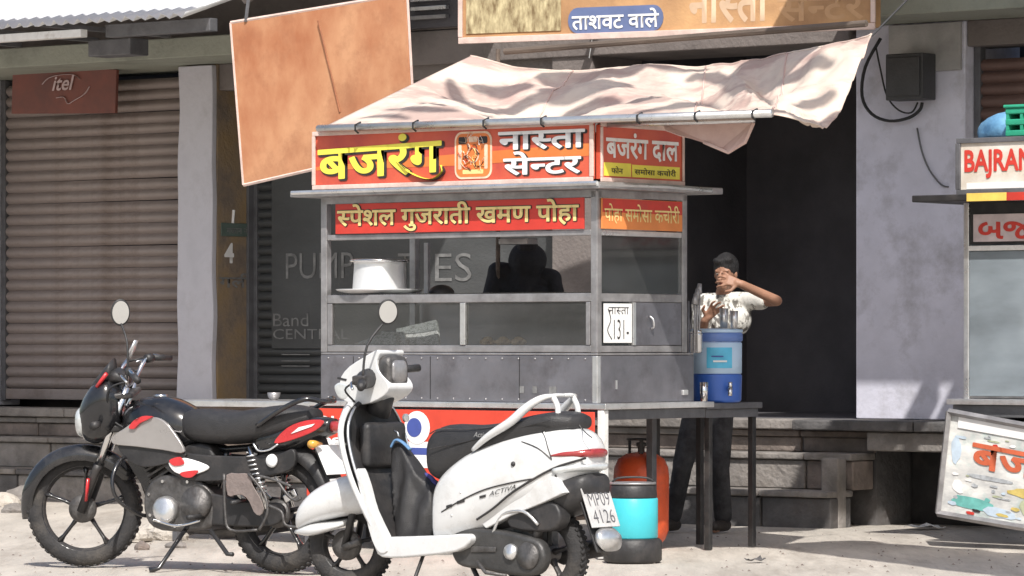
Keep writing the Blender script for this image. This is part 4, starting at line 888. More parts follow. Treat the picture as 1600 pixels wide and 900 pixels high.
# handlebar
hb = spline([(hx-.16, .36, hz+.24), (hx-.08, .22, hz+.27), (hx-.03, .09, hz+.17), (hx-.03, -.09, hz+.17), (hx-.08, -.22, hz+.27), (hx-.16, -.36, hz+.24)], 5)
ms_('handlebar', tube(hb, .011, 8), m_chrome, smooth=True)
for s_ in (-1, 1):
    ms_('grip', tube([(hx-.10, s_*.25, hz+.262), (hx-.165, s_*.375, hz+.238)], .018, 10), m_vinyl, smooth=True)
    ms_('lever', tube([(hx-.02, s_*.2, hz+.25), (hx-.05, s_*.27, hz+.25), (hx-.10, s_*.36, hz+.23)], .006, 6), m_chrome, smooth=True)
    ms_('switch_housing', tube([(hx-.075, s_*.2, hz+.265), (hx-.095, s_*.24, hz+.262)], .024, 10), m_bplast, smooth=True)
def oval_mirror(fr, par, px, py, lat, w, h, basept, facing, nm='mirror'):
    """round mirror; its glass looks along 'facing' (local)"""
    c = fr.v(px, py, lat); f = Vector(facing).normalized(); q_ = f.to_track_quat('Z', 'Y').to_matrix()
    bm = nb(); lathe([(.2, -.03), (.85, -.018), (1, 0), (1, .006), (.93, .008)], n=28, bm=bm)
    M_ = Matrix.Translation(c) @ q_.to_4x4() @ Matrix.Diagonal((w, h, 1, 1)); xform(bm, M_)
    o = mk(nm, bm, m_bplast, par, smooth=True)
    bm = nb(); lathe([(.86, .0085), (.86, .010)], n=28, bm=bm); xform(bm, M_); mk('mirror_glass', bm, m_mirror, o)
    d = c-Vector(basept)
    mk('mirror_stalk', tube(spline([Vector(basept), Vector(basept)+Vector((d.x*.15, d.y*.2, d.z*.5)), c-f*.02-Vector((0, 0, h*.6))], 4), .006, 6), m_bplast, o, smooth=True)
# local direction of the camera from a frame
def tocam(fr): 
    w = Vector((-fr.o[0], -fr.o[1], 0)); return Vector((w.x*fr.h[0]+w.y*fr.h[1], w.x*fr.l[0]+w.y*fr.l[1], 0)).normalized()
tcm = tocam(MB)
bs = SM @ Vector((hx-.07, .2, hz+.27))
oval_mirror(MB, mc, 188, 488, .16, .052, .072, bs, tcm*1.0+Vector((-.35, 0, -.16)))
bs2 = SM @ Vector((hx-.07, -.2, hz+.27))
b2 = MB.v(209, 541, -.1)
mk('mirror', tube([MB.v(198, 566, -.1), MB.v(206, 548, -.1), MB.v(213, 532, -.1)], [.012, .024, .018], 8, flat=.4), m_alu, mc, smooth=True, label='edge-on mirror')
mk('handlebar_riser', tube(spline([MB.v(170, 636, .06), MB.v(181, 606, .05), MB.v(189, 578, .02), MB.v(200, 562, -.04)], 4), [.014]*8+[.010]*5, 8), m_chrome, mc, smooth=True)
mk('mirror_stalk', tube([bs2, MB.v(199, 565, -.1)], .006, 6), m_bplast, mc, smooth=True)
mk('cable', tube(spline([SM @ Vector((hx-.05, .15, hz+.2)), SM @ Vector((hx+.05, .16, hz+.16)), (hx+.02, .12, hz-.02), (hx-.12, .09, hz-.1)], 6), .006, 6), m_cable, mc, smooth=True)
mk('cable', tube(spline([SM @ Vector((hx-.05, -.15, hz+.2)), SM @ Vector((hx+.08, -.1, hz+.22)), (hx+.05, .06, hz+.0), (hx-.1, .06, hz-.1)], 6), .006, 6), m_cable, mc, smooth=True)
# frame and tank
for pts_ in ([(hx-.03, 0, hz+.05), (hx+.0, 0, hz-.12), (hx-.08, 0, .52), (.78, 0, .28), (.5, 0, .24)], [(hx-.04, 0, hz), (.75, 0, .72), (.35, 0, .64), (-.15, 0, .72)], [(.35, 0, .64), (.42, 0, .4), (.45, 0, .25)]):
    mk('frame_tube', tube(spline(pts_, 4), .019, 8), m_bpaint, mc, smooth=True)
mk('fuel_tank', loft([(.99, .76, .82, .05, 2.4), (.95, .68, .875, .11, 2.4), (.85, .62, .915, .15, 2.5), (.72, .62, .915, .155, 2.5), (.58, .64, .865, .125, 2.4), (.50, .66, .80, .07, 2.2)], k=4), m_bpaint, mc, smooth=True)
mk('fuel_cap', lathe([(.04, .912), (.04, .924), (.03, .928)], (.78, 0, 0), n=20), m_chrome, mc, smooth=True)
def shroud(prof_, y0, m, nm, lab=None, th=.02, k=4):
    for s_ in (1, -1): mk(nm, slab(MB.prof(prof_, .15), min(s_*y0, s_*(y0+th)), max(s_*y0, s_*(y0+th)), smoothk=k), m, mc, bevel=.008, segs=3, label=lab)
shroud([(178, 682), (195, 670), (216, 657), (246, 652), (268, 668), (290, 706), (255, 703), (215, 698), (180, 694)], .145, m_tanks, 'tank_shroud')
shroud([(206, 668), (214, 657), (228, 650), (242, 651), (234, 656), (222, 662), (214, 670)], .160, m_vred, 'red_accent')
shroud([(186, 694), (240, 699), (290, 709), (268, 722), (225, 730), (196, 716)], .13, m_bplast, 'lower_shroud')
shroud([(262, 718), (290, 716), (326, 730), (300, 742), (272, 738)], .135, m_pw, 'side_cover_graphic', th=.012)
shroud([(265, 719), (282, 714), (288, 725), (272, 728)], .149, m_vred, 'side_cover_accent', th=.006); shroud([(283, 738), (310, 735), (300, 746), (286, 745)], .149, m_vred, 'side_cover_accent', th=.006)
shroud([(250, 706), (330, 712), (420, 712), (455, 702), (450, 735), (380, 748), (300, 752), (258, 735)], .105, m_bplast, 'side_cover', th=.03)
# seat
mk('seat', loft([(.60, .74, .80, .06, 2.6), (.57, .69, .845, .11, 2.8), (.45, .67, .855, .14, 3), (.25, .67, .845, .15, 3), (.10, .69, .865, .145, 3), (-.06, .72, .88, .125, 3), (-.2, .77, .86, .08, 2.6)], k=4), m_vinyl, mc, smooth=True)
mk('seat_strap', tube(spline([MB.v(396, 693, .155), MB.v(404, 704, .158), MB.v(420, 703, .157), MB.v(434, 694, .15)], 4), .005, 6), m_alu, mc, smooth=True)
for s_ in (-1, 1):
    mk('grab_rail', tube(spline([(.06, s_*.15, .77), (-.10, s_*.155, .86), (-.22, s_*.13, .91), (-.28, s_*.06, .90), (-.29, 0, .90)], 5), .014, 8), m_bpaint, mc, smooth=True)
# tail
mk('tail_cowl', loft([(.12, .60, .76, .10, 2.8), (-.1, .64, .80, .11, 2.8), (-.22, .69, .82, .09, 2.6), (-.32, .73, .81, .05, 2.4)], k=4), m_bpaint, mc, smooth=True)
for s_ in (1, -1): mk('tail_graphic', slab([(-.02, .68), (-.14, .70), (-.28, .75), (-.33, .80), (-.22, .80), (-.1, .76)], *(sorted((s_*.108, s_*.116))), smoothk=3), m_vred, mc, bevel=.004)
for s_ in (1, -1): mk('tail_graphic', slab([(-.13, .73), (-.26, .77), (-.28, .785), (-.18, .765)], *(sorted((s_*.117, s_*.121)))), m_pw, mc)
mk('tail_lamp', loft([(-.33, .735, .80, .055, 3), (-.39, .74, .785, .045, 3), (-.405, .75, .775, .03, 2.5)], k=3), m_tail, mc, smooth=True)
for s_ in (-1, 1): mk('turn_signal', tube([(-.3, s_*.09, .68), (-.3, s_*.15, .68), (-.3, s_*.19, .68)], [.008, .02, .022], 10), m_amber, mc, smooth=True)
fender(0, Rm, Rm+.06, 35, 185, .075, m_bplast, 'rear_mudguard', lambda n_, b_, m_, **k: mk(n_, b_, m_, mc, **k), crown=.4)
mk('mudguard_tail', quadslab([Vector((-.22, .07, .72)), Vector((-.22, -.07, .72)), Vector((-.38, -.065, .38)), Vector((-.38, .065, .38))], .01), m_bplast, mc, bevel=.003)
npl = mk('number_plate', quadslab([Vector((-.27, .11, .67)), Vector((-.27, -.11, .67)), Vector((-.345, -.11, .52)), Vector((-.345, .11, .52))], -.006), m_card, mc, bevel=.002)
letter('MP 09', npl, m_grey, Vector((-.4235, .08, .58)), (0, -1, 0), (.45, 0, .9), .04, .15, bold=.0, lift=.006) if 0 else None
mk('mudflap', quadslab([Vector((-.35, .08, .50)), Vector((-.35, -.08, .50)), Vector((-.41, -.075, .36)), Vector((-.41, .075, .36))], .008), m_pearl, mc)
# engine
mk('crankcase', slab([(.42, .22), (.70, .21), (.80, .28), (.80, .42), (.70, .50), (.50, .50), (.38, .42), (.36, .28)], -.12, .12, smoothk=3), m_engine, mc, bevel=.02, segs=3)
mk('engine_cover', lathe([(.0, .17), (.055, .168), (.07, .155), (.075, .12)], (*[0], 0, 0), 'Y', 28), m_alu, mc, smooth=True, loc=(MB.p(256, 797, .15)[0], 0, MB.p(256, 797, .15)[1]))
mk('engine_cover', lathe([(.0, .155), (.085, .15), (.095, .11)], (.46, 0, .36), 'Y', 28), m_engine, mc, smooth=True)
for i in range(8):
    f = Vector((.70, 0, .44)).lerp(Vector((.80, 0, .64)), i/7)
    b_ = box(-.075+.005*(i % 2), .075, -.085, .085, -.006, .006); mk('cooling_fin', b_, m_engine, mc, loc=f, rot=(0, radians(28), 0))
mk('cylinder_barrel', tube([(.69, 0, .42), (.81, 0, .67)], .055, 14), m_bplast, mc, smooth=True)
mk('air_box', slab([(.38, .46), (.60, .48), (.60, .64), (.40, .66)], -.09, .09, smoothk=3), m_bplast, mc, bevel=.02, segs=3)
for (a, b) in ((.44, .27), (.52, .47), (.68, .47), (.77, .40), (.76, .29), (.60, .235)): mk('case_bolt', lathe([(.009, .12), (.009, .128)], (a, 0, b), 'Y', 8), m_chrome, mc)
mk('spark_plug_lead', tube(spline([(.80, .05, .62), (.86, .10, .66), (.80, .11, .72), (.66, .08, .73)], 5), .006, 6), m_cable, mc, smooth=True)
mk('fuel_hose', tube(spline([(.66, .08, .64), (.62, .11, .56), (.60, .10, .50)], 5), .006, 6), m_cable, mc, smooth=True)
mk('carburettor', tube([(.60, .02, .52), (.66, .02, .55)], .035, 10), m_engine, mc, smooth=True)
for s_ in (-1, 1): mk('engine_mount', slab([(.80, .50), (.93, .60), (.96, .57), (.83, .40)], *sorted((s_*.05, s_*.058))), m_bpaint, mc)
mk('tank_crease', tube(spline([(.96, .115, .70), (.85, .152, .735), (.70, .156, .75), (.56, .125, .73)], 5), .003, 5), m_tanks, mc)
mk('exhaust_pipe', tube(spline([(.82, -.04, .58), (.92, -.08, .46), (.84, -.13, .24), (.5, -.15, .2), (.1, -.17, .25), (-.35, -.17, .32)], 6), [.02]*18+[.045]*13, 10), m_engine, mc, smooth=True)
mk('chain_cover', slab([(.50, .27), (.3, .245), (.0, .25), (-.08, .31), (-.05, .37), (.1, .37), (.45, .42), (.55, .38)], .085, .115, smoothk=3), m_bplast, mc, bevel=.01)
for s_ in (-1, 1):
    mk('swingarm', tube([(.42, s_*.08, .33), (0, s_*.075, Rm)], .018, 8), m_bpaint, mc, smooth=True)
    mk('shock_absorber', tube([(.02, s_*.115, .34), (.13, s_*.12, .66)], .014, 8), m_chrome, mc, smooth=True)
    bm = nb(); a, b = Vector((.045, s_*.117, .42)), Vector((.12, s_*.12, .63))
    hpts = []
    for i in range(73):
        t = i/72; c = a.lerp(b, t); hpts.append(c+Vector((cos(t*18*pi)*.028, sin(t*18*pi)*.028, 0)))
    tube(hpts, .005, 5, bm); mk('shock_spring', bm, m_alu if s_ > 0 else m_bplast, mc, smooth=True)
    mk('footpeg', tube([(.42, s_*.12, .29), (.42, s_*.26, .29)], .014, 8), m_vinyl, mc, smooth=True)
    mk('rear_footpeg', tube([(.16, s_*.12, .38), (.16, s_*.24, .37)], .012, 8), m_vinyl, mc, smooth=True)
    mk('footpeg_bracket', tube([(.16, s_*.12, .38), (.3, s_*.12, .5)], .012, 8), m_alu, mc, smooth=True)
mk('crash_bar', tube(spline([(.92, .06, .60), (.90, .20, .58), (.90, .27, .48), (.88, .26, .38), (.84, .14, .3), (.82, .05, .28)], 5), .011, 8), m_bpaint, mc, smooth=True)
gd = MB.prof([(352, 742), (370, 740), (388, 741), (393, 758), (404, 776), (411, 796), (404, 806), (395, 800), (388, 784), (378, 774), (365, 774), (354, 774)], .2)
sgd = mk('saree_guard', slab(gd, .185, .193, smoothk=2), m_guard, mc, bevel=.003)
for pts_ in ([(350, 740), (352, 800), (360, 828), (402, 828)], [(388, 740), (412, 770), (418, 800), (405, 828)], [(430, 745), (448, 772), (462, 782), (470, 778)], [(398, 742), (430, 750), (455, 760)], [(420, 790), (440, 800), (446, 820), (470, 824)]):
    mk('guard_tube', tube(spline([MB.v(a, b, .2) for a, b in pts_], 4), .008, 6), m_engine, mc, smooth=True)
mk('chrome_bracket', box(-.05, .03, -.01, .01, -.02, .02), m_chrome, mc, bevel=.004, loc=MB.v(452, 776, .17), rot=(0, .5, 0)); 
mk('reflector', lathe([(.0, .012), (.032, .01), (.036, 0)], axis='Y', n=20), m_card, mc, smooth=True, loc=MB.v(425, 720, .14))
mk('gear_lever', tube(spline([(.42, .15, .27), (.55, .17, .24), (.66, .18, .26), (.68, .21, .27)], 4), .007, 6), m_chrome, mc, smooth=True)
mk('side_stand', tube([(.52, .12, .24), (.60, .27, .02), (.64, .30, 0.008)], [.013, .011, .018], 8), m_bpaint, mc, smooth=True)
mk('centre_stand', tube([(.36, .14, .22), (.24, .16, .1), (.2, .17, .1)], .012, 8), m_bplast, mc, smooth=True)
mc.rotation_euler = (radians(0), 0, MB.rz)

# ---------------- scooter
sc_ = thing('scooter', 'white scooter with black seat parked in front of the cart, nose away from the camera', 'scooter', SR)
WBs, Rs = 1.21, .218
wheel(sc_, (0, 0, Rs), Rs, .095, 0, 5, m_bplast, name='rear_wheel', spoke_w=.02)
steer_s = radians(18); hx2, hz2 = 1.02, .9; rk2 = Vector((.45, 0, -1)).normalized()
SS = Matrix.Translation((hx2, 0, hz2)) @ Matrix.Rotation(-steer_s, 4, rk2) @ Matrix.Translation((-hx2, 0, -hz2))
ax2 = SS @ Vector((WBs+.03, 0, Rs))
wheel(sc_, ax2, Rs, .09, 0, 5, m_bplast, steer=steer_s, disc=True, name='front_wheel', spoke_w=.02)
def ss_(name, bm, m, **k): return mk(name, xform(bm, SS), m, sc_, **k)
def sp_(name, bm, m, **k): return mk(name, bm, m, sc_, **k)
for s_ in (-1, 1): ss_('fork_leg', tube([(WBs-.07, s_*.06, Rs+.32), (WBs+.03, s_*.075, Rs)], .018, 8), m_bplast, smooth=True)
ss_('fork_link', tube([(WBs+.03, .08, Rs), (WBs-.06, .085, Rs+.03)], .02, 8), m_engine, smooth=True)
# front mudguard big and white
bm = loft([(WBs+.30, .30, .34, .04, 2.4), (WBs+.27, .30, .42, .085, 2.6), (WBs+.18, .33, .50, .115, 2.6), (WBs+.04, .36, .555, .125, 2.6), (WBs-.10, .38, .56, .12, 2.6), (WBs-.2, .42, .54, .09, 2.4)], k=4)
ss_('front_mudguard', bm, m_pearl, smooth=True)
ss_('mudguard_lip', loft([(WBs+.305, .275, .30, .05, 2.6), (WBs+.2, .27, .335, .118, 3), (WBs+.07, .305, .345, .128, 3), (WBs+.02, .32, .35, .10, 3)], k=3), m_pearl, smooth=True)
# leg shield: rows (z, x, half width)
rows_ = [(.235, .83, .19), (.30, .875, .205), (.42, .945, .22), (.56, 1.01, .235), (.70, 1.06, .235), (.80, 1.085, .215), (.88, 1.095, .16), (.915, 1.095, .10)]
def shield(off, sc_w, bulge, m, nm, th, lab=None):
    bm = nb(); g = []
    R_ = spline([Vector(r) for r in rows_], 4)
    for z, x, hw in R_:
        row = []
        for j in range(17):
            s__ = -1+2*j/16; row.append(bm.verts.new((x+off+bulge*(1-s__*s__)+.0*abs(s__), s__*hw*sc_w, z)))
        g.append(row)
    for a, b in zip(g, g[1:]):
        for j in range(16): bm.faces.new([a[j], a[j+1], b[j+1], b[j]])
    return sp_(nm, bm, m, smooth=True, solid=th, label=lab)
shield(.025, 1., .10, m_pearl, 'leg_shield', .012)
shield(-.01, .92, .02, m_bplast, 'inner_panel', .02)
ed = spline([Vector((r[1]+.012, r[2]*1.0, r[0])) for r in rows_], 4)
for s_ in (1, -1): sp_('shield_trim', tube([Vector((p.x, p.y*s_, p.z)) for p in ed], .014, 8), m_pearl, smooth=True)
for s_ in (1, -1): sp_('shield_seam', tube([Vector((p.x-.03, p.y*s_*.93, p.z)) for p in ed[:-3]], .007, 6), m_alu, smooth=True)
sp_('lower_fairing', slab([(.845, .20), (.80, .235), (.90, .40), (.945, .52), (.985, .60), (1.0, .57), (.96, .44), (.90, .26)], .165, .222, smoothk=3), m_pearl, bevel=.012, segs=3)
sp_('lower_fairing', slab([(.845, .20), (.80, .235), (.90, .40), (.945, .52), (.985, .60), (1.0, .57), (.96, .44), (.90, .26)], -.222, -.165, smoothk=3), m_pearl, bevel=.012, segs=3)
sp_('glove_box', box(.985, 1.05, -.15, .15, .60, .82), m_bplast, bevel=.03, segs=3)
sp_('key_housing', lathe([(.02, 0), (.02, .012), (.012, .014)], axis='X', n=16), m_alu, loc=(.93, -.06, .84), rot=(0, 0, pi))
sp_('bag_hook', tube(spline([(.95, 0, .78), (.925, 0, .77), (.92, 0, .75)], 3), .005, 6), m_chrome, smooth=True)
sp_('steering_cover', tube([(hx2+.03, 0, .86), (hx2-.03, 0, .98)], [.06, .045], 14), m_bplast, smooth=True)
# handlebar nacelle
npf = SR.prof([(599, 546), (604, 552), (599, 562), (601, 578), (614, 594), (618, 606), (610, 618), (590, 629), (566, 632), (548, 626), (541, 606), (543, 588), (556, 572), (578, 558)], 0)
sp_('handlebar_nacelle', slab([(x_-.03, z_) for x_, z_ in npf], -.10, .085, smoothk=2), m_pearl, bevel=.05, segs=5)
ss_('nacelle_shoulder', tube(spline([(hx2-.01, .24, 1.03), (hx2+.03, .15, 1.04), (hx2+.04, 0, 1.04), (hx2+.03, -.15, 1.04), (hx2-.01, -.24, 1.03)], 4), [.02+.03*sin(pi*i/16) for i in range(17)], 12), m_bplast, smooth=True)
sp_('headlamp', slab(SR.prof([(540, 602), (549, 597), (562, 602), (567, 612), (558, 624), (547, 622), (541, 612)], 0), -.07, .088, smoothk=3), m_lamp, bevel=.02, segs=3)
sp_('nacelle_groove', slab(SR.prof([(546, 589), (560, 592), (559, 595), (545, 592)], 0), -.05, .088), m_bplast)
xi = .945
sp_('instrument_panel', loft([(xi-.03, .985, 1.12, .06, 4), (xi-.015, .97, 1.14, .078, 4), (xi+.03, .96, 1.145, .078, 4), (xi+.06, .98, 1.13, .06, 4)], k=3), m_engine, smooth=True)
sp_('instrument_lens', loft([(xi-.042, 1.03, 1.10, .045, 4), (xi-.03, 1.01, 1.12, .058, 4)], k=2), m_steel2, smooth=True)
for s_ in (-1, 1):
    ss_('grip', tube([(hx2-.0, s_*.22, 1.045), (hx2-.05, s_*.35, 1.035)], .019, 10), m_vinyl, smooth=True)
    ss_('lever', tube(spline([(hx2+.04, s_*.2, 1.05), (hx2+.035, s_*.27, 1.045), (hx2-.01, s_*.36, 1.03)], 3), .007, 6), m_chrome, smooth=True)
    ss_('lever_perch', box(hx2-.02, hx2+.05, min(s_*.19, s_*.23), max(s_*.19, s_*.23), 1.03, 1.075), m_bplast, bevel=.008)
tcs = tocam(SR)
oval_mirror(SR, sc_, 606, 487, .10, .05, .062, SS @ Vector((hx2+.0, .21, 1.06)), tcs+Vector((-.3, 0, -.17)))
# floorboard
sp_('floorboard', box(.30, .90, -.15, .15, .215, .25), m_vinyl, bevel=.01)
for s_ in (1, -1):
    pf = SR.prof([(590, 842), (640, 838), (700, 836), (733, 834), (736, 848), (715, 862), (660, 869), (612, 872), (592, 866)], .2)
    sp_('floor_edge', slab(pf, *sorted((s_*.13, s_*.215)), smoothk=2), m_pearl, bevel=.012, segs=3)
# body, seat
body = [(.575, .26, .40, .14, 4), (.55, .25, .56, .185, 4), (.42, .275, .67, .205, 3.6), (.26, .32, .74, .205, 3.2), (.10, .40, .785, .195, 3), (-.04, .45, .81, .175, 3), (-.14, .51, .815, .15, 2.8), (-.23, .57, .79, .115, 2.6), (-.28, .62, .74, .07, 2.4)]
bm = loft(body, n=32, k=5); bd3 = sp_('body_panel', bm, m_pearl, smooth=True)
def zs_(t): # lateral half width on the body at height fraction
    return t
m_seam = m_bplast
def bodysurf(x, z):
    S_ = sorted(body, key=lambda s: s[0])
    for a, b in zip(S_, S_[1:]):
        if a[0] <= x <= b[0]:
            t = (x-a[0])/(b[0]-a[0]); zb_, zt_, hw, e = (a[i]+(b[i]-a[i])*t for i in (1, 2, 3, 4)); break
    else: return .1
    f = min(.999, abs((z-(zb_+zt_)/2)/((zt_-zb_)/2))); return hw*(1-f**e)**(1/e)
def on_body(px, py, off=.003):
    y = .19
    for _ in range(6): x, z = SR.p(px, py, y); y = bodysurf(x, z)+off
    return Vector((x, y, z))
for pts_, r_ in (([(838, 664), (850, 680), (856, 700), (862, 718)], .0022), ([(905, 664), (915, 676), (925, 684)], .0025), ([(745, 812), (770, 795), (800, 770), (840, 745), (870, 730), (895, 722), (915, 716)], .006), ([(690, 800), (720, 782), (760, 764), (810, 752), (835, 748)], .0035), ([(868, 742), (872, 755), (885, 772)], .005), ([(815, 690), (840, 700), (862, 718)], .003)):
    sp_('panel_seam', tube([on_body(p.x, p.y) for p in spline([(a, b, 0) for a, b in pts_], 4)], r_, 5), m_seam)
def decal(px, py, w, h, slope, m, nm='body_graphic'):
    p = [on_body(px+a*w, py+b*h+slope*a*w, .004) for a, b in ((0, 0), (1, 0), (1, -1), (0, -1))]
    bm = nb(); bm.faces.new([bm.verts.new(q_) for q_ in p]); sp_(nm, bm, m)
decal(697, 795, 9, 5, -.3, m_bplast); decal(714, 788, 12, 5, -.3, m_bplast); decal(749, 779, 10, 4, -.25, m_bplast)
p0, p1_ = on_body(764, 776, .006), on_body(806, 764, .006)
letter('ACTIVA', sc_, m_bplast, p0, p0-p1_ if 0 else (p1_-p0), (0, 0, 1), .022, (p1_-p0).length, bold=.0, shear=.3)
sp_('body_button', ball(nb(), on_body(802, 725, 0), .012), m_bplast, smooth=True)
sp_('lower_trim', slab(SR.prof([(752, 815), (800, 783), (840, 756), (866, 744), (884, 770), (850, 786), (800, 806), (762, 826)], .15), .10, .165), m_pearl, bevel=.006)
sp_('seat', loft([(.655, .60, .68, .07, 2.6), (.645, .56, .775, .12, 2.8), (.56, .55, .815, .135, 3), (.40, .62, .815, .145, 3), (.22, .69, .83, .15, 3), (.05, .75, .865, .15, 3), (-.10, .78, .885, .13, 3), (-.19, .80, .87, .08, 2.6)], n=32, k=4), m_vinyl, smooth=True)
sp_('seat_piping', tube([Vector((x, .148, z)) for x, z in ((.6, .70), (.4, .735), (.2, .775), (.0, .82), (-.12, .845))], .003, 5), m_bplast)
q0 = Vector((.33, .151, .80-.04)); letter('Activa', sc_, m_grey, q0+Vector((.0, .0, 0)), (-1, 0, 0), (0, 0, 1), .025, .09, bold=.01, shear=.3, lift=.004)
for s_ in (1, -1):
    sp_('grab_rail', tube(spline([(.33, s_*.16, .70), (.23, s_*.17, .765), (.10, s_*.165, .835), (.02, s_*.15, .90), (-.05, s_*.125, .945), (-.085, s_*.07, .958), (-.085, 0, .958)], 5), [.010+.012*sin(pi*min(1, i/24)) for i in range(31)], 10), m_pearl, smooth=True)
    sp_('grab_rail_stay', tube(spline([(-.08, s_*.075, .955), (-.11, s_*.075, .9), (-.11, s_*.08, .81)], 4), .014, 10), m_pearl, smooth=True)
# tail
sp_('tail_lamp', loft([(-.13, .672, .690, .158, 3), (-.19, .668, .708, .141, 3), (-.262, .665, .718, .10, 2.8), (-.298, .675, .712, .06, 2.6)], k=4), m_tail, smooth=True)
sp_('rear_turn_signal', loft([(-.14, .585, .638, .160, 3), (-.22, .60, .648, .132, 3), (-.28, .61, .65, .09, 2.8), (-.30, .62, .64, .05, 2.4)], k=3), m_lamp, smooth=True)
sp_('rear_mudguard', loft([(-.10, .42, .53, .13, 3), (-.16, .42, .57, .11, 3), (-.20, .46, .60, .07, 3)], k=3), m_bplast, smooth=True)
sp_('number_plate_holder', quadslab([Vector((-.22, .09, .56)), Vector((-.22, -.09, .56)), Vector((-.35, -.085, .24)), Vector((-.35, .085, .24))], .012), m_bplast, bevel=.004)
pq = [Vector((-.262, .105, .53)), Vector((-.262, -.105, .53)), Vector((-.330, -.105, .35)), Vector((-.330, .105, .35))]
npl = sp_('number_plate', quadslab(pq, -.008), mat('plate_dusty', (.55, .54, .53), .6, var=.2, scale=14, dirt=(.33, .31, .29), dscale=14), bevel=.002)
ud = (pq[0]-pq[3]).normalized()
for tx, f0 in (('MP09', .54), ('4126', .1)):
    letter(tx, npl, m_rail, pq[3]+(pq[2]-pq[3])*.12+(pq[0]-pq[3])*f0, (0, -1, 0), ud, .065, .16, bold=-.01, lift=.01)
sp_('plate_lamp', box(-.26, -.235, -.04, .04, .545, .57), m_amber, bevel=.005)
sp_('mudflap', loft([(-.335, .26, .35, .085, 3), (-.365, .24, .33, .08, 3)], k=2), m_alu, smooth=True)
# engine and transmission
sp_('transmission_cover', slab([(.46, .25), (.40, .33), (.20, .33), (.04, .31), (-.07, .28), (-.10, .20), (-.05, .13), (.08, .12), (.28, .14), (.42, .16)], .10, .17, smoothk=4), mat('transmission_grey', (.075, .073, .072), .45, metal=.4, var=.2, scale=10, dirt=(.03, .03, .03), dscale=9), bevel=.02, segs=3)
sp_('cover_rib', slab([(.33, .25), (.18, .25), (.18, .225), (.33, .22)], .168, .178), m_engine, bevel=.004)
sp_('cover_boss', lathe([(.0, .19), (.035, .187), (.04, .165)], (.09, 0, .23), 'Y', 20), m_alu, smooth=True)
sp_('cover_boss', lathe([(.0, .186), (.06, .182), (.068, .165)], (-.01, 0, .215), 'Y', 24), m_engine, smooth=True)
sp_('engine_block', box(.02, .46, -.12, .10, .18, .42), m_engine, bevel=.03)
sp_('inner_body', loft([(.55, .24, .45, .10, 3), (.2, .3, .6, .13, 3), (-.15, .40, .6, .13, 3), (-.28, .47, .6, .10, 3)], k=2), m_bplast, smooth=True)
sp_('air_filter_box', slab([(.12, .34), (-.12, .33), (-.18, .40), (-.12, .47), (.1, .43)], .06, .15, smoothk=3), m_bplast, bevel=.015)
sp_('brake_cable', tube(spline([on_body(770, 800, -.02)+Vector((0, 0, -.1)), Vector((.15, .16, .40)), Vector((.02, .17, .42)), Vector((-.06, .16, .36))], 4), .008, 6), m_alu, smooth=True)
sp_('shock_absorber', tube([(.0, .12, .26), (-.10, .11, .50)], .022, 10), m_engine, smooth=True)
sp_('exhaust', tube(spline([(.30, -.14, .2), (.05, -.17, .2), (-.08, -.18, .23), (-.2, -.18, .25)], 4), [.02]*4+[.045]*9, 12), m_engine, smooth=True)
sp_('side_stand', tube([(.62, .16, .22), (.64, .24, .04), (.66, .27, .01)], .009, 8), m_bplast, smooth=True)
for s_ in (1, -1): sp_('centre_stand', tube(spline([(.40, s_*.10, .18), (.30, s_*.14, .07), (.26, s_*.17, .012)], 3), .012, 8), m_bplast, smooth=True)
sp_('kick_lever', tube([(.28, .19, .18), (.22, .20, .13), (.10, .20, .12)], .009, 8), m_engine, smooth=True)
for px_, py_ in ((706, 805), (752, 700), (850, 676), (720, 770)): sp_('panel_screw', ball(nb(), on_body(px_, py_, -.001), .006), m_alu, smooth=True)
sp_('brake_cable', tube(spline([SS @ Vector((hx2+.02, .22, 1.05)), SS @ Vector((hx2+.12, .16, 1.0)), (hx2+.08, .10, .9), (hx2+.10, .06, .8)], 5), .005, 6), m_cable, smooth=True)
sp_('brake_cable', tube(spline([SS @ Vector((hx2+.0, -.22, 1.05)), SS @ Vector((hx2-.05, -.14, 1.12)), (hx2-.03, -.02, 1.0), (hx2+.02, 0, .86)], 5), .005, 6), m_cable, smooth=True)
sp_('seat_seam', tube(spline([Vector((.64, .10, .77)), Vector((.56, .118, .795)), Vector((.40, .13, .795)), Vector((.22, .135, .81)), Vector((.05, .135, .84))], 5), .003, 5), m_engine)
for k in range(3): sp_('foot_mat_rib', box(.42+k*.12, .44+k*.12, -.12, .12, .2505, .257), m_bplast)
# bag hanging on the hook
pb_ = spline([(.965, .71), (.93, .72), (.86, .69), (.76, .60), (.68, .52), (.645, .40), (.65, .28), (.74, .265), (.86, .27), (.93, .34), (.95, .48), (.955, .60)] and [(a, 0, b) for a, b in [(.95, .71), (.90, .72), (.84, .66), (.76, .57), (.68, .50), (.645, .40), (.65, .28), (.74, .262), (.86, .265), (.89, .36), (.91, .48), (.93, .60)]], 4, True)
bm = slab([(p.x, p.z) for p in pb_], -.085, .085)
bmesh.ops.triangulate(bm, faces=[f for f in bm.faces if len(f.verts) > 4]); bmesh.ops.subdivide_edges(bm, edges=bm.edges[:], cuts=3, use_grid_fill=True)
for v in bm.verts:
    t_ = (v.co.x-.64)/.3; u_ = (.72-v.co.z)/.45
    v.co.y *= .25+.9*min(1, u_*1.3)*(1-.5*abs(t_-.5)); v.co.y += .014*sin(v.co.x*48+v.co.z*14+3*noise.noise(v.co*5))*min(1, u_*2)+.018*noise.noise(v.co*8)
bg_ = mk('shopping_bag', bm, m_vinyl, None, remesh=.009); bg_.location = (*SR.o, 0); bg_.rotation_euler = (0, 0, SR.rz)
tag(bg_, 'black shopping bag with blue trim hanging between scooter shield and seat', 'bag')
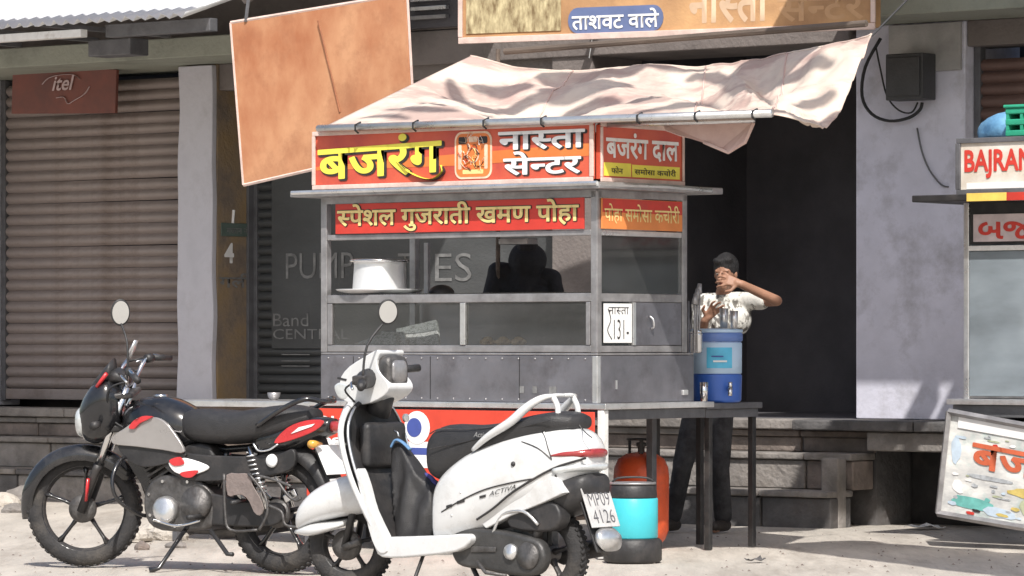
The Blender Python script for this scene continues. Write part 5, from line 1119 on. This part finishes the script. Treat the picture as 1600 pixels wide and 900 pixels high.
mk('bag_strap', tube(spline([(.925, .05, .70), (.905, .04, .735), (.87, .03, .725), (.82, .03, .69)], 5), .016, 6, flat=.4), mat('strap_blue', (.12, .25, .45), .7, scale=9), bg_, smooth=True)
mk('bag_trim', tube(spline([SR.v(664, 742, -.02), SR.v(676, 750, -.02), SR.v(684, 775, -.02)], 4), .013, 6), mat('trim_navy', (.06, .06, .25), .6, scale=9), bg_, smooth=True)

# ------------------------------------------------------------ people
m_eye = mat('eye_white', (.30, .27, .25), .4, bump=0)
def person(name, label, J, shirt_m, trouser_m, base, short_sleeve=True, hairlong=False):
    """J: joints in world space relative to base"""
    P = {k: Vector(v) for k, v in J.items()}; K_ = .86
    root_bm = nb(); B_ = root_bm
    def capsule(bm, a, b, ra, rb, n=12): return globals()['capsule'](bm, a, b, ra*(K_ if ra > .03 else 1), rb*(K_ if rb > .03 else 1), n)
    def ball(bm, c, r, s=(1, 1, 1), rot=None): return globals()['ball'](bm, hd+(Vector(c)-hd)*.88, r*.88, s, rot)
    nk = P['neck']; hd = P['head']; pv = P['pelvis']; ch = P['chest']
    lat = (P['sh_l']-P['sh_r']).normalized(); fw_ = P['face'].normalized()
    capsule(B_, pv+lat*.07, pv-lat*.07, .11, .11); capsule(B_, pv, ch, .12, .13); capsule(B_, ch+lat*.09, ch-lat*.09, .11, .11)
    capsule(B_, P['sh_l'], P['sh_r'], .055, .055); capsule(B_, ch, nk, .07, .055); capsule(B_, nk, hd, .052, .055)
    for s in 'lr':
        capsule(B_, P['sh_'+s], P['el_'+s], .050, .040); capsule(B_, P['el_'+s], P['wr_'+s], .040, .027)
        capsule(B_, P['hip_'+s], P['kn_'+s], .085, .058); capsule(B_, P['kn_'+s], P['an_'+s], .056, .038); ft = P['an_'+s]+fw_.cross(Vector((0, 0, 1))).cross(Vector((0, 0, 1)))*-.0
        f2 = Vector((fw_.x, fw_.y, 0)).normalized(); capsule(B_, P['an_'+s]+Vector((0, 0, -.04)), P['an_'+s]+f2*.15+Vector((0, 0, -.055)), .036, .028)
        # hand: palm, four fingers of different lengths, thumb from the side of the palm
        wr = P['wr_'+s]; hdir = P['hd_'+s].normalized(); hn = P['hn_'+s].normalized(); hs = hdir.cross(hn).normalized()
        if s == 'r': hs = -hs
        capsule(B_, wr, wr+hdir*.03, .026, .024)
        for q_ in (-.026, -.009, .009, .026): capsule(B_, wr+hdir*.025+hs*q_*.6, wr+hdir*.085+hs*q_, .014, .0125, 8)
        for q_, ln in ((-.030, .064), (-.011, .080), (.011, .087), (.031, .074)):
            k0 = wr+hdir*.088+hs*q_; k1 = k0+(hdir*.85+hs*q_*14+hn*.25).normalized()*ln*.45; k2 = k1+(hdir*.6+hn*.7+hs*q_*4).normalized()*ln*.32; k3 = k2+(hdir*.3+hn*.9).normalized()*ln*.25
            capsule(B_, k0, k1, .0095, .009, 8); capsule(B_, k1, k2, .009, .0085, 8); capsule(B_, k2, k3, .0085, .0075, 8)
        t0 = wr+hdir*.03+hs*.028; t1 = t0+(hdir*.5+hs*.8).normalized()*.04; t2 = t1+(hdir*.8+hs*.3+hn*.3).normalized()*.032
        capsule(B_, t0-hs*.006, t1, .0135, .011, 8); capsule(B_, t1, t2, .011, .009, 8)
    # head with face
    z = P['up'].normalized(); y = fw_; x = y.cross(z).normalized(); Rm_ = Matrix((x, y, z)).transposed()
    at_ = lambda a, b, c: hd+x*a+y*b+z*c
    ball(B_, at_(0, -.005, .055), .1, (.78, .95, 1.0), Rm_); ball(B_, at_(0, .02, .0), .075, (.82, 1.0, 1.05), Rm_); capsule(B_, at_(0, .055, -.05), at_(0, .06, -.045), .028, .026)
    capsule(B_, at_(0, .088, .035), at_(0, .108, .0), .009, .016); ball(B_, at_(0, .086, -.028), .018, (1.4, .6, .5), Rm_)
    for s in (-1, 1): ball(B_, at_(s*.078, -.005, .02), .026, (.35, .7, 1.1), Rm_); ball(B_, at_(s*.032, .078, .055), .016, (1.5, .6, .5), Rm_)
    o = mk(name, B_, m_skin, None, remesh=.0058); o.location = base; tag(o, label, 'person')
    for s in (-1, 1):
        mk('eye', ball(nb(), at_(s*.031, .078, .034), .011, (1.1, .5, .55), Rm_), m_eye, o, smooth=True); mk('eye_pupil', ball(nb(), at_(s*.031, .083, .034), .0045), m_blk, o, smooth=True)
    mk('lips', ball(nb(), at_(0, .098, -.03), .016, (1.3, .3, .4), Rm_), mat(name+'_lips', (.28, .10, .08), .5), o, smooth=True)
    hb_ = nb(); ball(hb_, at_(0, -.02, .075), .112, (.82, .96, .96), Rm_); ball(hb_, at_(0, -.045, .03), .1, (.8, .7, .9), Rm_); ball(hb_, at_(.02, .05, .125), .045, (1.2, 1, .7), Rm_); ball(hb_, at_(-.03, .04, .128), .04, (1.2, 1, .7), Rm_)
    for v in hb_.verts: v.co += v.co.normalized()*noise.noise(v.co*22)*.012
    mk('hair', hb_, m_hair, o, remesh=.009)
    sb = nb(); capsule(sb, pv+lat*.08+Vector((0, 0, -.06)), pv-lat*.08+Vector((0, 0, -.06)), .135, .135); capsule(sb, pv, ch, .145, .15); capsule(sb, ch+lat*.09, ch-lat*.09, .125, .125)
    capsule(sb, P['sh_l'], P['sh_r'], .075, .075); capsule(sb, ch, ch.lerp(nk, .75), .1, .07)
    for s in 'lr': capsule(sb, P['sh_'+s], P['sh_'+s].lerp(P['el_'+s], .55 if short_sleeve else 1), .07, .066); (None if short_sleeve else capsule(sb, P['el_'+s], P['wr_'+s], .055, .04))
    for v in sb.verts: v.co += Vector((.6, .6, .3))*noise.noise(v.co*11)*.022
    mk('shirt', sb, shirt_m, o, remesh=.012)
    tb_ = nb(); capsule(tb_, pv+lat*.07+Vector((0, 0, -.02)), pv-lat*.07+Vector((0, 0, -.02)), .125, .125)
    for s in 'lr': capsule(tb_, P['hip_'+s], P['kn_'+s], .098, .078); capsule(tb_, P['kn_'+s], P['an_'+s]+Vector((0, 0, .02)), .074, .066)
    for v in tb_.verts: v.co += Vector((.7, .7, .2))*noise.noise(Vector((v.co.x*12, v.co.y*12, v.co.z*22)))*.02
    mk('trousers', tb_, trouser_m, o, remesh=.012)
    for s in 'lr':
        f2 = Vector((fw_.x, fw_.y, 0)).normalized(); a = P['an_'+s]; sbm = nb(); capsule(sbm, Vector((a.x, a.y, .045))-f2*.04, Vector((a.x, a.y, .042))+f2*.15, .045, .04)
        for v in sbm.verts: v.co.z = max(v.co.z, .004)
        mk('shoe', sbm, m_shoe, o, smooth=True)
    return o
# customer eating by the cooler; base under him, facing the camera a little to the left
Yp = 25.0; base = Vector((W(1118, 0, Yp).x, Yp, 0))
def PW(px, py, dy=0.): return W(px, py, Yp+dy)-base
hd = PW(1134, 434)
J = dict(head=hd, neck=PW(1130, 456, .03), chest=PW(1128, 500, .05), pelvis=PW(1110, 590, .08), face=(-.40, -.9, -.1), up=(-.05, -.05, 1),
         sh_l=PW(1164, 470, .03), el_l=PW(1214, 470, -.20), wr_l=PW(1158, 444, -.33), hd_l=(-.93, .02, .28), hn_l=(-.1, .9, -.3),
         sh_r=PW(1096, 474, .08), el_r=PW(1092, 535, -.05), wr_r=PW(1102, 500, -.25), hd_r=(.5, -.3, .6), hn_r=(.3, -.6, 0),
         hip_l=PW(1130, 615, .08), kn_l=PW(1124, 728, -.03), an_l=PW(1130, 812, .05), hip_r=PW(1094, 615, .08), kn_r=PW(1066, 728, .02), an_r=PW(1052, 812, .12))
for s in 'lr': J['an_'+s].z = .085
person('person', 'person in a white printed shirt raising one hand to the mouth behind the blue cooler', J, m_shirt, m_denim, base)
Yp = 24.35; base = Vector((W(822, 0, Yp).x, Yp, 0)); hd = PW(824, 418)
J = dict(head=hd, neck=PW(820, 432, .02), chest=PW(816, 460, .04), pelvis=PW(815, 600, .05), face=(-.3, .9, -.5), up=(-.1, -.1, 1),
         sh_l=PW(778, 424, .05), el_l=PW(758, 500, -.05), wr_l=PW(780, 560, -.2), hd_l=(.3, -.6, -.4), hn_l=(0, 0, -1),
         sh_r=PW(862, 436, .02), el_r=PW(880, 510, -.05), wr_r=PW(855, 565, -.2), hd_r=(-.3, -.6, -.4), hn_r=(0, 0, -1),
         hip_l=PW(798, 620, .05), kn_l=PW(796, 722, 0), an_l=PW(796, 820, .05), hip_r=PW(835, 620, .05), kn_r=PW(838, 722, 0), an_r=PW(840, 820, .05))
for s in 'lr': J['an_'+s].z = .085
vd = person('person', 'person in dark clothes with black hair bending behind the glass of the food cart', J, m_dshirt, m_denim, base, short_sleeve=False)
sh = nb(); V_ = Vector; hdv = hd; sl_, sr_ = V_(J['sh_l']), V_(J['sh_r'])
ball(sh, hdv+V_((0, .0, .045)), .118, (1.02, 1, 1)); capsule(sh, hdv+V_((0, .02, -.07)), sl_+V_((.0, 0, -.02)), .075, .055); capsule(sh, hdv+V_((0, .02, -.07)), sr_+V_((-.01, 0, -.03)), .075, .055); capsule(sh, hdv+V_((0, .03, .0)), V_(J['chest']), .09, .13)
for v in sh.verts: v.co += V_((.6, .6, .6))*noise.noise(v.co*9)*.02
mk('shawl', sh, m_dshirt, vd, remesh=.012)
b_ = ball(nb(), (0, 0, 0), .07, (1.1, .9, .75)); 
for v in b_.verts: v.co.z = max(v.co.z, -.035)
o = mk('black_pan', b_, m_bplast, None, smooth=True); o.location = inC(CT.x(690, .5), .5, 1.49); tag(o, 'small round black pan on the cart shelf right of the pot', 'pan')

# ------------------------------------------------------------ stones and dirt by the steps
def stone(px, py, r, i, lab):
    Y = CH*FPX/(py-HOR); bm = ball(nb(), (0, 0, 0), r, (1.3, .9, .65), u=12, v=8)
    for v in bm.verts: v.co *= 1+.45*noise.noise(v.co*(2/r)*.6+Vector((i, i, i))); v.co.z = max(v.co.z, -r*.25)
    o = mk('stone', bm, random.choice([m_stone, m_stone2, m_ground]), None); p = W(px, py, Y); o.location = (p.x, p.y, r*.2); o.rotation_euler = (0, 0, i)
    tag(o, lab, 'stone', 'broken stones on the dirt')
SL = ['pale stone at the picture left edge at the foot of the steps', 'largest pale stone at far left, just right of the edge one', 'pale stone at far left nearest to the motorcycle front tyre', 'small pale stone in front of the largest one at far left',
      'broken brick lump just right of the front tyre under the motorcycle', 'largest broken lump under the motorcycle engine', 'broken lump right of the largest one under the engine', 'rightmost small lump under the motorcycle beside the stand', 'small chip in front of the lumps under the engine', 'second small chip in front of the lumps, further right', 'small stone high behind the front tyre of the motorcycle', 'smallest flat stone on the dirt left of the front tyre']
for i, (px, py, r) in enumerate([(8, 790, .12), (32, 785, .14), (50, 795, .09), (22, 800, .07), (215, 845, .09), (238, 838, .11), (262, 842, .10), (285, 835, .06), (222, 858, .05), (275, 855, .05), (200, 832, .07), (60, 806, .05)]):
    stone(px, py, r, i, SL[i])
for (px, py, w, l, m) in ((1445, 826, .16, 'pale crumpled paper scrap lying in the shade before the dark drain opening', m_card), (1180, 879, .07, 'dark flattened scrap on the sunlit dust right of the water can', m_stone3)):
    Y = CH*FPX/(py-HOR); p = W(px, py, Y); bm = nb(); g = [[bm.verts.new((w*(i/4-.5)*1.4, w*(j/3-.5), .012+.03*noise.noise(Vector((i*.9, j*.9, px))))) for j in range(4)] for i in range(5)]
    for i in range(4):
        for j in range(3): bm.faces.new([g[i][j], g[i+1][j], g[i+1][j+1], g[i][j+1]])
    o = mk('paper_scrap' if m is m_card else 'flat_scrap', bm, m, None, solid=.003); o.location = (p.x, p.y, .006); o.rotation_euler = (0, 0, .4); tag(o, l, 'litter')
bm = nb(); random.seed(3)
for i in range(350):
    px, py = random.uniform(-60, 1660), random.choice([random.uniform(800, 900), random.uniform(835, 915)]); Y = CH*FPX/(py-HOR)
    p = W(px, py, Y); r = random.uniform(.003, .009); v = [bm.verts.new((p.x+r*a*random.uniform(.7, 1.3), p.y+r*b*random.uniform(.7, 1.3), c*r*.8)) for a, b, c in ((-1, -1, -.3), (1, -1, -.3), (1, 1, -.3), (-1, 1, -.3), (0, 0, 1))]
    for f in ((0, 1, 4), (1, 2, 4), (2, 3, 4), (3, 0, 4)): bm.faces.new([v[k] for k in f])
gr = mk('gravel', bm, m_stone2, None, kind='stuff'); gr['label'] = 'loose gravel and grit scattered over the dusty ground'; gr['category'] = 'gravel'
